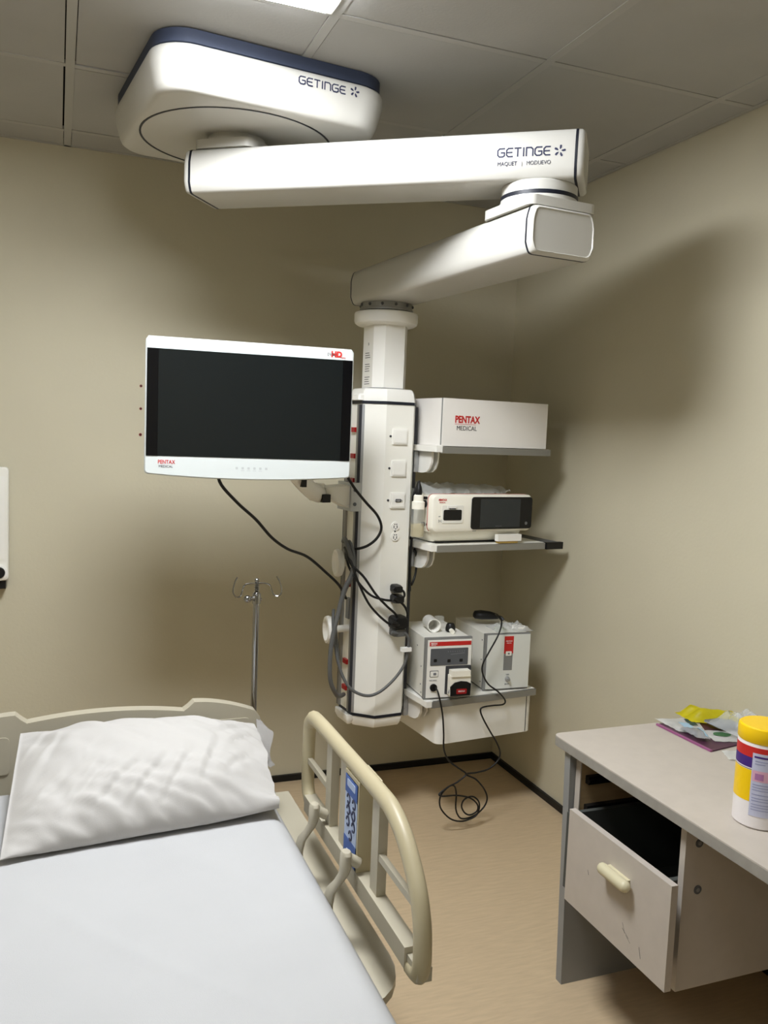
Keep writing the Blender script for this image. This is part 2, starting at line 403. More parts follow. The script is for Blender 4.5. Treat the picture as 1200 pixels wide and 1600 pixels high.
# equipment rail on the left side (and its twin on the right)
for sg in (-1, 1):
    b = BM()
    for v0 in (-.054, .036):
        for dv in (0, .010): box(b, *sorted((sg*CW, sg*(CW+.013))), v0+dv, v0+dv+.007, .462, 1.638)
    rail = obj('equipment_rail', b, 'alu', colm)
    b = BM(); box(b, *sorted((sg*CW, sg*(CW+.004))), -.036, .036, .462, 1.638); obj('rail_channel', b, 'white2', rail, smooth=0)
    for v0 in (-.0565, .0535): b = BM(); box(b, *sorted((sg*CW, sg*(CW+.0135))), v0, v0+.0028, .462, 1.638); obj('rail_edge', b, 'dotgrey', rail, smooth=0)
    if sg < 0:
        b = BM(); prism(b, [(-CW-.001, -CS), (-.105, -.0625), (-.1075, -.0655), (-CW-.004, -.0615)], .462, 1.638); obj('rail_trim', b, 'steel', rail, smooth=0)
        for z in (1.543, 1.444, 1.351, .953, .649, .546):
            b = BM(); bbox(b, -CW-.014, -CW-.003, -.024, .012, z-.009, z+.009, .004, 2); obj('rail_stop', b, 'redp', rail)
        b = BM(); stack(b, [(rrect(.016, .060, .01, 4, -CW-.004, 0), 1.654), (rrect(.014, .058, .01, 4, -CW-.004, 0), 1.672), (rrect(.008, .052, .006, 4, -CW-.004, 0), 1.678)])
        obj('rail_cap', b, 'white', colm)
        b = BM(); stack(b, [(rrect(.008, .05, .006, 4, -CW-.004, 0), .412), (rrect(.016, .060, .01, 4, -CW-.004, 0), .43), (rrect(.016, .060, .01, 4, -CW-.004, 0), .449)])
        obj('rail_cap', b, 'white', colm)
        b = BM(); bbox(b, -CW-.016, -CW-.003, -.032, -.004, .82, .90, .003, 2); obj('rail_clip', b, 'greym', rail)
FY = -CD
for k, z in enumerate((1.524, 1.405, 1.285)):
    b = BM(); bbox(b, -.018, .041, FY-.007, FY+.002, z-.029, z+.029, .004, 2)
    sp = obj('blank_plate' if k < 2 else 'data_socket', b, 'white', colm)
    b = BM(); bbox(b, -.013, .036, FY-.009, FY-.004, z-.024, z+.024, .003, 2); obj('plate_insert', b, 'white', sp)
    b = BM(); cyl(b, (-.026, FY-.002, z), (-.026, FY+.002, z), .0045, 12); obj('screw_hole', b, 'dotgrey', colm)
    if k == 2:
        b = BM(); prism(b, [(-.002, z), (.003, z+.006), (.022, z+.006), (.028, z), (.022, z-.006), (.003, z-.006)], -FY+.008, -FY+.012, 'Y', 0)
        prism(b, [(.004, z+.004), (.021, z+.004), (.018, z-.004), (.007, z-.004)], -FY+.011, -FY+.0126, 'Y', 1)
        cyl(b, (-.0, FY-.011, z), (-.0, FY-.013, z), .003, 8, 2); cyl(b, (.026, FY-.011, z), (.026, FY-.013, z), .003, 8, 2)
        obj('connector', b, ['dotgrey', 'greym', 'steel'], sp)
def outlet(u, z, r=.017):
    b = BM(); cyl(b, (u, FY-.004, z), (u, FY+.002, z), r, 24); o = obj('power_outlet', b, 'white', colm)
    b = BM()
    for du, dz, w2, h2 in ((-.007, -.003, .0015, .005), (.006, -.003, .0015, .005), (-.004, .007, .002, .002), (.004, .007, .002, .002), (0, -.0105, .002, .002)):
        box(b, u+du-w2, u+du+w2, FY-.0046, FY-.003, z+dz-h2, z+dz+h2)
    obj('outlet_slots', b, 'dotgrey', o, smooth=0)
outlet(.009, 1.188); outlet(.009, 1.148)
b = BM(); box(b, .006, .012, FY-.001, FY+.002, 1.165, 1.171); obj('screw_hole', b, 'dotgrey', colm)
outlet(.016, .945); outlet(.018, .905); outlet(.03, .82, .018); outlet(.03, .786, .018)
b = BM(); bbox(b, .060, .075, -.112, -.095, .87, .905, .004, 2); obj('latch', b, 'white', colm)
# hose hooks on the left rail
for u, v, z, R_ in ((-.166, -.005, 1.035, .052), (-.196, -.005, .778, .052)):
    b = BM(); n = 28
    Mx = Matrix.Translation((u, v, z)) @ Matrix.Rotation(math.radians(-9), 4, 'Z') @ Matrix.Rotation(-PI/2, 4, 'Y')
    lathe(b, [(R_*.1, -.004), (R_*.5, -.003), (R_*.62, .004), (R_*.8, .014), (R_*.98, .012), (R_*1.04, .002), (R_*.95, -.010), (R_*.7, -.016), (R_*.3, -.018)], 32, Mx)
    hk = obj('hose_hook', b, 'white', colm)
    b = BM(); cyl(b, (u+.008, v, z), (-CW-.004, v, z), .014, 16); obj('hook_stem', b, 'white2', hk)
# monitor arm
b = BM(); bbox(b, -.150, -.110, -.066, .058, 1.238, 1.345, .004, 2)
ma = obj('monitor_bracket', b, 'steel', colm)
for z in (1.265, 1.318): b = BM(); cyl(b, (-.135, -.068, z), (-.135, -.062, z), .007, 12); obj('bracket_bolt', b, 'greyd', ma)
b = BM()
loft(b, [[(-.140, y, z) for y, z in ((-.05, 1.245), (.045, 1.245), (.045, 1.335), (-.05, 1.335))],
         [(-.215, y, z) for y, z in ((-.055, 1.278), (.03, 1.278), (.03, 1.330), (-.055, 1.330))],
         [(-.245, y, z) for y, z in ((-.05, 1.290), (.02, 1.290), (.02, 1.326), (-.05, 1.326))]]); bev(b, .004, 2)
obj('arm_wedge', b, 'white2', ma)
b = BM(); lathe(b, [(.026, 1.275), (.03, 1.28), (.03, 1.335), (.026, 1.34)], 24, Matrix.Translation((-.27, -.02, 0))); obj('arm_joint', b, 'white2', ma)
b = BM(); bbox(b, -.268, -.236, -.072, -.046, 1.272, 1.302, .004, 2); obj('joint_cover', b, 'black', ma)
b = BM(); tube(b, [(-.26, -.03, 1.30), (-.31, -.07, 1.315), (-.39, -.13, 1.37), (-.47, -.19, 1.45), (-.56, -.252, 1.56)], .03, 12, 6, flat=(.8, 1.1)); obj('arm_link', b, 'white2', ma)
b = BM(); bbox(b, -.385, -.368, -.16, -.14, 1.335, 1.368, .005, 2); obj('arm_stop', b, 'black', ma)
# shelves
def shelf(z, u0, u1, name='shelf', v0=-.23, v1=.20):
    b = BM(); bbox(b, u0, u1, v0+.006, v1, z-.022, z, .004, 2)
    s = obj(name, b, 'white2', pend, pc, TH)
    b = BM(); bbox(b, u0+.018, u1, v0-.006, v0+.008, z-.026, z-.001, .005, 3); obj('front_rail', b, 'alu', s)
    b = BM(); bbox(b, u0-.006, u0+.022, v0-.005, v1, z-.022, z+.001, .009, 3); obj('side_rim', b, 'white', s)
    b = BM(); bbox(b, .112, .13, -.066, .058, z-.105, z-.02, .003, 2)
    for zz in (z-.082, z-.045): cyl(b, (.121, -.068, zz), (.121, -.06, zz), .007, 12)
    obj('rail_clamp', b, 'steel', s)
    b = BM()
    v0_ = v0+.055
    pts = [(v0_+.012, z-.022), (.05, z-.022), (.05, z-.106), (v0_+.085, z-.106), (v0_+.055, z-.102), (v0_+.03, z-.088), (v0_+.015, z-.064)]
    prism(b, pts, .133, .142, 'X'); prism(b, pts, .160, .166, 'X'); bev(b, .002, 1)
    box(b, .134, .165, -.03, .05, z-.098, z-.092)
    obj('shelf_bracket', b, 'white', s)
    return s
s1 = shelf(1.495, .117, .632)
s2 = shelf(1.125, .112, .632)
b = BM(); bbox(b, .632, .712, -.232, .18, 1.100, 1.124, .008, 3); sr = obj('side_rail', b, 'greyd', s2)
b = BM(); bbox(b, .634, .716, -.243, -.225, 1.098, 1.126, .008, 3); obj('rail_end_cap', b, 'black', sr)
s3 = shelf(.527, .122, .628)
b = BM(); prism(b, rrect(.225, .21, .028, 6, .405, -.005), .345, .498); bev(b, .006, 2, 60)
dr = obj('drawer_unit', b, 'white', s3)
b = BM(); prism(b, rrect(.2225, .2075, .028, 6, .405, -.005), .497, .508); obj('drawer_gap', b, 'greyd', dr)
b = BM(); box(b, .597, .600, -.2158, -.2, .347, .497); obj('drawer_seam', b, 'black', dr, smooth=0)

# ------------------------------------------------------------------ things on the shelves (u, v in the column's own directions)
def cw(u, v, z): return (P2.x + u*math.cos(TH) - v*math.sin(TH), P2.y + u*math.sin(TH) + v*math.cos(TH), z)
# box on the top shelf
t = thing('equipment_box', 'white metal box with red and grey maker lettering on the top shelf', 'equipment box', cw(.135, -.228, 1.4965), TH)
b = BM(); bbox(b, 0, .478, 0, .40, 0, .176, .003, 2); bx_ = obj('cover', b, mat('box_white', (242, 238, 232), 0.45), t)
b = BM(); box(b, -.0008, .001, .004, .012, 0.003, .176); obj('cover_seam', b, 'greym', t, smooth=0)
text('maker_lettering', 'PENTAX', .036, 'red', t, (.052, -.0006, .088), bold=.0012, xs=.80)
text('maker_lettering', 'MEDICAL', .0235, 'dotgrey', t, (.060, -.0006, .060), xs=.92)
b = BM(); box(b, .052, .145, -.0006, .0002, .0815, .083); obj('lettering_line', b, 'red', t, smooth=0)
# processor on the middle shelf
t = thing('video_processor', 'cream endoscopy video processor with black touchscreen on the middle shelf', 'video processor', cw(.107, -.225, 1.1265), TH)
b = BM(); bbox(b, .012, .452, .03, .40, .045, .180, .022, 4); body = obj('body', b, 'cream', t)
b = BM(); stack(b, [(rrect(.19, .165, .03, 4, .23, .22), .004), (rrect(.205, .185, .03, 4, .23, .215), .03), (rrect(.212, .19, .03, 4, .232, .212), .056)]); obj('base', b, 'cream', t)
b = BM(); bbox(b, .05, .41, .05, .38, 0, .006, .002, 1); obj('base_feet', b, 'black', t)
b = BM(); stack(b, [(rrect(.229, .071, .020, 5, .2325, .117), -.036), (rrect(.229, .071, .02, 5, .2325, .117), -.012), (rrect(.225, .067, .018, 5, .2325, .117), -.003), (rrect(.215, .06, .015, 5, .2325, .117), 0.0)], 'Y')
fp = obj('front_panel', b, 'cream', t)
b = BM(); stack(b, [(rrect(.2305, .0725, .021, 5, .2325, .117), -.0375), (rrect(.2305, .0725, .021, 5, .2325, .117), -.0345)], 'Y'); obj('red_line', b, mat('thin_red_line', (186, 110, 100), 0.5), fp)
b = BM(); prism(b, rrect(.141, .062, .012, 5, .3145, .118), -.001, .0035, 'Y'); sc_ = obj('touchscreen', b, 'blackgloss', t)
b = BM(); prism(b, rrect(.093, .055, .002, 2, .306, .1175), .003, .0040, 'Y'); obj('display', b, 'display', sc_)
b = BM(); lathe(b, [(.006, 0), (.006, .0006), (.0045, .0006), (.0045, 0)], 20, Matrix.Translation((.430, -.0036, .077)) @ Matrix.Rotation(PI/2, 4, 'X')); obj('power_ring', b, 'greym', sc_)
text('display_print', 'touch panel', .006, 'greyd', sc_, (.285, -.0042, .066))
b = BM(); prism(b, rrect(.047, .034, .006, 4, .09, .115), -.0005, .002, 'Y'); pr = obj('scope_port', b, 'white2', t)
b = BM(); prism(b, rrect(.040, .020, .006, 4, .09, .112), .0012, .0028, 'Y'); obj('port_opening', b, 'black', pr)
b = BM(); bbox(b, .068, .105, -.006, 0, .138, .147, .002, 2); box(b, .075, .1, -.0065, -.002, .134, .138, 1); obj('port_latch', b, ['white', 'dotgrey'], pr)
text('maker_lettering', 'PENTAX', .011, 'red', t, (.028, -.0005, .165), bold=.0003, xs=.85)
text('maker_lettering', 'MEDICAL', .0065, 'red', t, (.031, -.0005, .157))
b = BM(); cyl(b, (.192, -.001, .062), (.192, .002, .062), .005, 12); obj('front_key', b, 'dotgrey', t)
text('key_print', 'LIGHT', .006, 'inkgrey', t, (.183, -.0004, .048)); text('key_print', 'on', .008, 'inkgrey', t, (.03, -.0004, .105)); text('key_print', '[o]', .012, 'inkgrey', t, (.03, -.0004, .087))
b = BM(); cyl(b, (.0135, .07, .148), (-.002, .07, .148), .014, 20); cyl(b, (-.002, .07, .148), (-.010, .07, .148), .006, 16); obj('side_knob', b, 'black', t)
b = BM(); cyl(b, (.0135, .075, .07), (.004, .075, .07), .009, 16); cyl(b, (.0135, .045, .072), (.006, .045, .072), .005, 16); obj('side_socket', b, 'black', t)
# crumpled clear bag lying on the processor
def sheet_mesh(nx, ny, f):
    b = BM(); vs = [[b.verts.new(f(i/nx, j/ny)) for i in range(nx+1)] for j in range(ny+1)]
    for j in range(ny):
        for i in range(nx): b.faces.new((vs[j][i], vs[j][i+1], vs[j+1][i+1], vs[j+1][i]))
    return b
def bagf(s, t_):
    x = -.03+.46*s; y = .11+.27*t_
    z = .188+.028*math.sin(PI*min(1, t_*1.15))*(1 - .35*s)+.016*noise.noise((x*24, y*24, 1))+.007*noise.noise((x*70, y*70, 3))
    if s < .09: z -= (0.09-s)*.35
    return (x, y, max(z, .1815) if s > .1 else z)
tag(obj('plastic_bag', sheet_mesh(52, 30, bagf), 'film2', loc=cw(.107, -.225, 1.1265), rotz=TH, smooth=60), 'crumpled clear plastic bag lying on top of the cream video processor', 'plastic bag')
# white cap under its front edge
t = thing('connector_cap', 'small white connector cap under the front edge of the video processor', 'cap', cw(.46, -.222, 1.1265), TH)
b = BM(); bbox(b, -.055, .055, -.012, .012, .008, .034, .007, 3); obj('cap_body', b, 'white', t)
b = BM(); bbox(b, -.05, .04, -.010, .012, 0, .009, .002, 1); obj('cap_foot', b, mat('ochre_rubber', (170, 140, 70), .5), t)
# water bottle hanging at the left of the processor
t = thing('water_bottle', 'clear water bottle with cream cap and black tube fitting beside the processor', 'bottle', cw(.082, -.165, 1.148), TH)
b = BM(); lathe(b, [(.020, .0), (.026, .004), (.0265, .07), (.0265, .105), (.022, .114)], 28); obj('bottle_body', b, 'clear', t)
b = BM(); lathe(b, [(.019, .003), (.0245, .006), (.025, .05), (.0248, .052)], 28); obj('liquid', b, 'liquid', t)
b = BM(); lathe(b, [(.0245, .108), (.0245, .135), (.019, .138), (.019, .158), (.015, .162)], 28); obj('cap', b, 'cream', t)
b = BM(); lathe(b, [(.012, .16), (.014, .172), (.011, .19), (.005, .205), (.003, .215)], 20); cyl(b, (.02, 0, .15), (.05, 0, .15), .005, 12); obj('tube_fitting', b, 'black', t)
# irrigation pump (left on the lower shelf)
PR = TH - math.radians(9.5)
t = thing('irrigation_pump', 'white irrigation pump with red top stripe and cream pump head on the lower shelf', 'pump', cw(.120, -.204, .528), PR)
b = BM(); bbox(b, 0, .186, .004, .295, .006, .236, .003, 2); bd = obj('body', b, 'white2', t)
b = BM(); box(b, .004, .182, .01, .285, 0, .006); obj('feet', b, 'black', t)
b = BM(); bbox(b, -.003, .189, -.004, .010, .003, .24, .004, 2); obj('front_bezel', b, 'greym', t)
b = BM(); bbox(b, .006, .186, -.007, .004, .008, .232, .003, 2); pfp = obj('front_plate', b, 'white', t)
b = BM(); box(b, .013, .184, -.0078, -.006, .209, .225); obj('red_stripe', b, 'red', pfp, smooth=0)
text('maker_lettering', 'PENTAX', .008, 'paper', pfp, (.018, -.0082, .216), xs=.85, bold=.0002); text('maker_lettering', 'MEDICAL', .005, 'paper', pfp, (.018, -.0082, .211))
b = BM(); prism(b, rrect(.077, .033, .003, 3, .095, .166), .006, .0085, 'Y'); cp = obj('control_panel', b, 'greyd', pfp)
for x, z in ((.038, .153), (.094, .150), (.144, .150)): b = BM(); prism(b, rrect(.0065, .006, .002, 2, x, z), .008, .0092, 'Y', 0); obj('panel_key', b, 'black', cp, smooth=0)
b = BM()
for k in range(8): prism(b, [(.088+k*.0095, .184), (.0905+k*.0095, .184), (.0905+k*.0095, .188), (.088+k*.0095, .188)], .008, .009, 'Y', 1)
prism(b, [(.1, .174), (.158, .178), (.158, .180), (.1, .176)], .008, .009, 'Y', 1)
obj('panel_print', b, ['black', 'inkgrey'], cp, smooth=0)
b = BM(); prism(b, rrect(.0175, .0125, .003, 3, .036, .101), .006, .0078, 'Y', 1); prism(b, rrect(.0155, .0105, .0025, 3, .036, .101), .0065, .0095, 'Y', 0)
prism(b, rrect(.006, .005, .002, 3, .038, .101), .009, .0102, 'Y', 2); obj('power_switch', b, ['white', 'dotgrey', 'inkgrey'], pfp)
text('small_print', 'foot switch', .0065, 'inkgrey', pfp, (.018, -.0078, .074))
b = BM(); cyl(b, (.035, -.012, .048), (.035, -.004, .048), .0145, 24); obj('plug_socket', b, 'black', pfp)
b = BM(); prism(b, rrect(.052, .055, .003, 3, .134, .075), .006, .009, 'Y'); obj('pump_mount', b, 'dotgrey', t)
b = BM(); bbox(b, .092, .176, -.036, -.008, .022, .098, .008, 3); ph = obj('pump_head', b, 'cream', t)
b = BM(); bbox(b, .096, .172, -.042, -.008, .095, .118, .008, 3); obj('pump_lid', b, 'cream', ph)
b = BM(); prism(b, [(.094, .02), (.174, .02), (.176, .066), (.16, .074), (.135, .077), (.11, .072), (.092, .056)], .034, .041, 'Y'); bev(b, .003, 2); pcov = obj('pump_cover', b, 'black', ph)
b = BM(); prism(b, rrect(.021, .010, .003, 3, .138, .038), .0405, .0418, 'Y'); obj('red_badge', b, 'redp', pcov)
text('badge_lettering', 'PENTAX', .0085, 'paper', pcov, (.138, -.0422, .0355), align='CENTER', xs=.85)
b = BM(); cyl(b, (.1, -.02, .022), (.1, -.02, .032), .006, 12); cyl(b, (.088, -.03, .03), (.1, -.03, .05), .004, 10); obj('head_latch', b, 'steel', ph)
b = BM()
for y, z in ((.04, .05), (.04, .12), (.09, .19), (.03, .02)): cyl(b, (-.001, y, z), (.002, y, z), .003, 10)
obj('case_screws', b, 'greyd', bd)
# gas insufflator (right on the lower shelf)
t = thing('gas_insufflator', 'white insufflator box with vertical red and grey label on the lower shelf', 'insufflator', cw(.402, -.188, .528), PR)
b = BM(); bbox(b, 0, .192, .004, .31, .006, .228, .003, 2); bd = obj('body', b, 'white2', t)
b = BM(); box(b, .004, .188, .01, .3, 0, .006); obj('feet', b, 'black', t)
b = BM(); bbox(b, -.003, .195, -.003, .010, .003, .231, .004, 2); obj('front_bezel', b, 'greym', t)
b = BM(); bbox(b, .007, .194, -.007, .004, .008, .226, .003, 2); ip = obj('front_plate', b, mat('insufflator_face', (226, 228, 222), .4), t)
b = BM(); box(b, .080, .120, -.0078, -.006, .150, .220, 0); box(b, .080, .118, -.0078, -.006, .082, .150, 1); obj('label_strip', b, ['red', 'greym'], ip, smooth=0)
text('maker_lettering', 'PENTAX', .0075, 'paper', ip, (.1, -.0082, .198), align='CENTER'); text('maker_lettering', 'MEDICAL', .005, 'paper', ip, (.1, -.0082, .191), align='CENTER')
b = BM(); prism(b, rrect(.0125, .009, .002, 3, .100, .150), .0072, .0095, 'Y', 0); prism(b, rrect(.004, .0035, .0015, 3, .100, .150), .009, .0102, 'Y', 1); obj('power_switch', b, ['white', 'inkgrey'], ip)
text('small_print', 'CO2', .007, 'inkgrey', ip, (.1, -.0078, .062), align='CENTER')
b = BM(); lathe(b, [(.010, 0), (.010, .006), (.006, .008), (.006, .018), (.003, .018)], 20, Matrix.Translation((.1, -.006, .047)) @ Matrix.Rotation(PI/2, 4, 'X')); obj('gas_outlet', b, 'steel', ip)
text('small_print', 'gas out', .007, 'inkgrey', ip, (.1, -.0078, .024), align='CENTER')
b = BM()
for y, z in ((.03, .03), (.03, .12), (.03, .2), (.2, .12)): cyl(b, (-.001, y, z), (.002, y, z), .003, 10)
obj('case_screws', b, 'greyd', bd)
# bottle between the two units
t = thing('sample_bottle', 'clear bottle with white cap and base between pump and insufflator', 'bottle', cw(.352, -.135, .5275), TH)
b = BM(); lathe(b, [(.023, .02), (.0235, .03), (.0235, .118), (.019, .128)], 24); obj('bottle_body', b, 'clear', t)
b = BM(); lathe(b, [(.0235, 0), (.0255, .003), (.0255, .022), (.023, .028)], 24); obj('base_cup', b, 'white', t)
b = BM(); lathe(b, [(.020, .124), (.021, .128), (.021, .150), (.018, .154)], 24); obj('cap', b, 'cream', t)
b = BM()
for k in range(5): box(b, -.006, .008, -.0243, -.0235, .045+k*.013, .047+k*.013)
obj('scale_marks', b, 'inkgrey', t, smooth=0)
# on top of the pump
zp = .528+.2365
t = thing('plastic_cup', 'white plastic cup lying on its side on top of the pump', 'cup', cw(.215, -.075, zp+.0262), TH+math.radians(-14))
Mx = Matrix.Rotation(PI/2, 4, 'X')
b = BM()
prof = [(.0245, -.04), (.026, -.036), (.026, .044), (.0265, .046), (.0235, .046), (.0225, .044), (.0225, -.03), (.012, -.032)]
lathe(b, prof, 32, Mx); cup = obj('cup_shell', b, 'white', t)
b = BM(); bbox(b, .02, .052, -.005, .018, .002, .026, .004, 2); obj('cup_clip', b, 'clear', t)
t = thing('valve_knob', 'black knob with cream stem lying beside the white cup on the pump', 'knob', cw(.272, -.13, zp), TH)
b = BM(); lathe(b, [(.014, .0), (.019, .004), (.020, .014), (.017, .028), (.013, .034)], 12); obj('knob_head', b, 'black', t)
b = BM(); cyl(b, (-.005, -.012, .010), (-.012, -.038, .008), .0085, 16); obj('knob_stem', b, 'cream', t)
# on top of the insufflator
zi = .528+.2285
def pk(s, t_):
    x = -.06+.165*s; y = -.07+.11*t_
    e = min(1, 6*min(s, 1-s))*min(1, 6*min(t_, 1-t_))
    return (x, y, .0015+e*(.014+.016*noise.noise((x*40, y*40, 5))+.01*noise.noise((x*95, y*95, 2))))
t = thing('tubing_packet', 'clear plastic packet with white tubing lying on top of the insufflator', 'packet', cw(.535, -.115, zi), PR)
obj('packet_film', sheet_mesh(34, 26, pk), 'film2', t, smooth=60)
b = BM(); tube(b, [(.02, -.04, .008), (.05, -.02, .010), (.08, -.03, .012), (.07, -.05, .010), (.035, -.05, .010), (.03, -.02, .012), (.06, -.005, .012)], .0045, 8); obj('packet_tubing', b, 'white', t)
b = BM(); bbox(b, -.045, -.005, -.05, -.01, .002, .008, .002, 1); obj('packet_label', b, mat('pale_green_print', (188, 200, 168), .5), t)
# foot pedal hand piece + cords
t = thing('plug_handset', 'black rounded cable plug lying on the packet on the insufflator', 'plug', cw(.505, -.03, zi+.026), TH+math.radians(-20))
b = BM()
loft(b, [[(x, y*w_, z0+z*h_) for y, z in circ(1, 16)] for x, w_, h_, z0 in ((-.052, .012, .008, .012), (-.046, .024, .016, .014), (-.02, .030, .019, .014), (.02, .028, .016, .012), (.05, .02, .011, .008), (.058, .008, .006, .006))])
obj('plug_shell', b, 'black', t, smooth=60)
b = BM(); tube(b, [(.05, 0, .008), (.066, -.004, .004), (.074, -.012, -.006)], .006, 10); obj('strain_relief', b, 'black', t)
def cable(name, pts, r, m, label, cat='cable', group=None, n=8, sub=6, world=False):
    Q = [Vector(p) if world else Vector(cw(*p)) for p in pts]
    o0 = Q[0].copy()
    b = BM(); tube(b, [q-o0 for q in Q], r, n, sub)
    return tag(obj(name, b, m, loc=o0, smooth=60), label, cat, group)
# the cord of the foot switch: from the pump's socket down, coiled below the shelf and up to the plug
A = [(.156,-.222,.577),(.152,-.25,.574),(.160,-.262,.534),(.174,-.262,.474),(.182,-.262,.403),(.186,-.262,.345),(.21,-.262,.297),(.256,-.262,.26),(.289,-.262,.236),(.29,-.262,.225),(.253,-.262,.203),(.216,-.262,.192),(.174,-.264,.171),(.187,-.268,.161),(.249,-.266,.153),(.314,-.262,.131),(.355,-.258,.096),(.357,-.255,.067),(.325,-.254,.056),(.298,-.254,.072),(.283,-.256,.103),(.295,-.26,.129),(.327,-.264,.135),(.354,-.266,.113),(.36,-.266,.084),(.345,-.264,.052),(.287,-.262,.041),(.229,-.262,.062),(.183,-.262,.114),(.183,-.262,.164),(.222,-.262,.194),(.244,-.26,.187),(.256,-.256,.152),(.258,-.254,.096),(.274,-.252,.059),(.30,-.25,.043),(.345,-.25,.046),(.375,-.25,.06),(.398,-.252,.085),(.403,-.254,.115),(.384,-.256,.154),(.342,-.258,.2),(.296,-.255,.226),(.347,-.258,.227),(.399,-.262,.236),(.44,-.262,.264),(.448,-.262,.297),(.425,-.262,.345),(.40,-.262,.38),(.361,-.262,.44),(.345,-.262,.475),(.352,-.264,.49),(.40,-.265,.492),(.45,-.262,.490),(.462,-.256,.505),(.430,-.25,.541),(.384,-.247,.575),(.357,-.246,.619),(.355,-.246,.655),(.38,-.246,.7),(.418,-.25,.768),(.452,-.22,.812),(.49,-.13,.815),(.535,-.06,.80),(.572,-.063,.778)]
A = [(u, v, z) for u, v, z in A]
cable('foot_switch_cord', A, .0033, 'black', 'long thin black cord hanging in coils below the lower shelf', 'cord', n=7, sub=5)

# ------------------------------------------------------------------ monitor
MR = math.radians(-3)
t = thing('medical_monitor', 'large white-framed flat medical monitor with black screen left of the column', 'monitor', (.570, 2.66, 1.3804), MR); t.scale = (1.064,)*3
b = BM()
pts = []
pts += [(-.297, .394), (-.304, .385), (-.305, .372)]
pts += [(-.305, .012), (-.302, .006), (-.296, .003)]
for k in range(1, 10):
    s = -1+2*k/10; pts.append((s*.296, .003-.012*(1-s*s)))
pts += [(.297, .003), (.303, .006), (.305, .012), (.305, .372), (.304, .385), (.297, .394)]
def ins(p, k): return [(x*(1-k/.3), .195+(z-.195)*(1-k/.195)) for x, z in p]
stack(b, [(ins(pts, .045), -.055), (ins(pts, .012), -.05), (ins(pts, .001), -.03), (pts, -.02), (pts, -.003), (ins(pts, .003), 0)], 'Y')
fr = obj('housing', b, mat('monitor_white', (204, 209, 207), .35), t)
b = BM(); box(b, -.301, .301, -.0012, .004, .0555, .360); obj('screen', b, 'screen', t, smooth=0)
for x0, x1 in ((-.301, -.269), (.271, .301)): b = BM(); box(b, x0, x1, -.0018, .004, .0555, .360); obj('screen_border', b, 'blackgloss', t, smooth=0)
text('maker_lettering', 'PENTAX', .0155, 'red', t, (-.268, -.0006, .0335), bold=.0002, xs=.83); text('maker_lettering', 'MEDICAL', .0095, 'dotgrey', t, (-.2655, -.0006, .0225), xs=1.02)
text('format_lettering', 'HD', .023, 'red', t, (.233, -.0006, .3685), bold=.0012, xs=1.0); text('format_lettering', '[ ULL I', .010, 'dotgrey', t, (.222, -.0009, .3725), bold=.0002)
text('format_lettering', 'display', .006, 'red', t, (.262, -.0006, .3655))
b = BM()
for k in range(6):
    x = -.042+k*.0175
    prism(b, rrect(.0035, .0035, .0012, 2, x, .0255), -.0005, .0005, 'Y')
for k in (1, 2, 3, 4): prism(b, rrect(.005, .0007, .0003, 1, -.042+k*.0175, .0185), -.0005, .0005, 'Y')
obj('touch_keys', b, mat('pale_key_print', (182, 186, 186), .5), t, smooth=0)
b = BM(); bbox(b, -.12, .12, .05, .075, .10, .31, .012, 3); obj('rear_cover', b, 'white2', t)
cable('monitor_cable', [(0.479,2.705,1.428),(0.479,2.700,1.363),(0.542,2.730,1.294),(0.615,2.770,1.233),(0.680,2.810,1.167),(0.750,2.860,1.120),(0.835,2.910,1.084),(0.927,2.970,1.014),(0.992,3.010,0.957),(1.033,3.045,0.899)], .0052, 'black', 'black cable sagging from the monitor to the column rail', world=True)

# ------------------------------------------------------------------ cables on the column
G = 'black cables on the pendant column'
cable('power_cable', [(-.245,-.22,1.40),(-.226,-.19,1.377),(-.188,-.18,1.33),(-.139,-.17,1.282),(-.088,-.165,1.233),(-.067,-.16,1.187),(-.081,-.155,1.148),(-.112,-.14,1.118),(-.142,-.11,1.103),(-.162,-.06,1.098)], .0052, 'black', 'black cable bowing from behind the monitor across the column to the upper hook')
cable('power_cable', [(-.163,-.05,1.10),(-.172,-.12,1.072),(-.152,-.15,.993),(-.112,-.158,.913),(-.070,-.16,.864),(-.026,-.165,.827),(-.002,-.165,.818)], .0046, 'black', 'lowest of the three black cables from the upper hook to the plugs')
cable('power_cable', [(-.160,-.055,1.09),(-.172,-.125,1.053),(-.130,-.155,1.006),(-.083,-.165,.941),(-.037,-.165,.895),(.002,-.165,.862),(.016,-.163,.842)], .0046, 'black', 'middle black cable from the upper hook to the big black plug')
cable('power_cable', [(-.158,-.05,1.08),(-.168,-.11,1.033),(-.144,-.15,.98),(-.098,-.158,.935),(-.045,-.16,.916),(-.012,-.16,.911)], .0046, 'black', 'uppermost black cable from the hook to the upper pair of plugs')
cable('power_cable', [(.018,-.155,.955),(.034,-.165,.945),(.040,-.165,.928),(.028,-.165,.915)], .0042, 'black', 'short black cable looping between the two upper plugs')
cable('power_cable', [(.022,-.16,.908),(.045,-.165,.883),(.057,-.165,.852),(.050,-.165,.826),(.034,-.165,.820)], .0046, 'black', 'black cable looping from the upper plugs to the big plug')
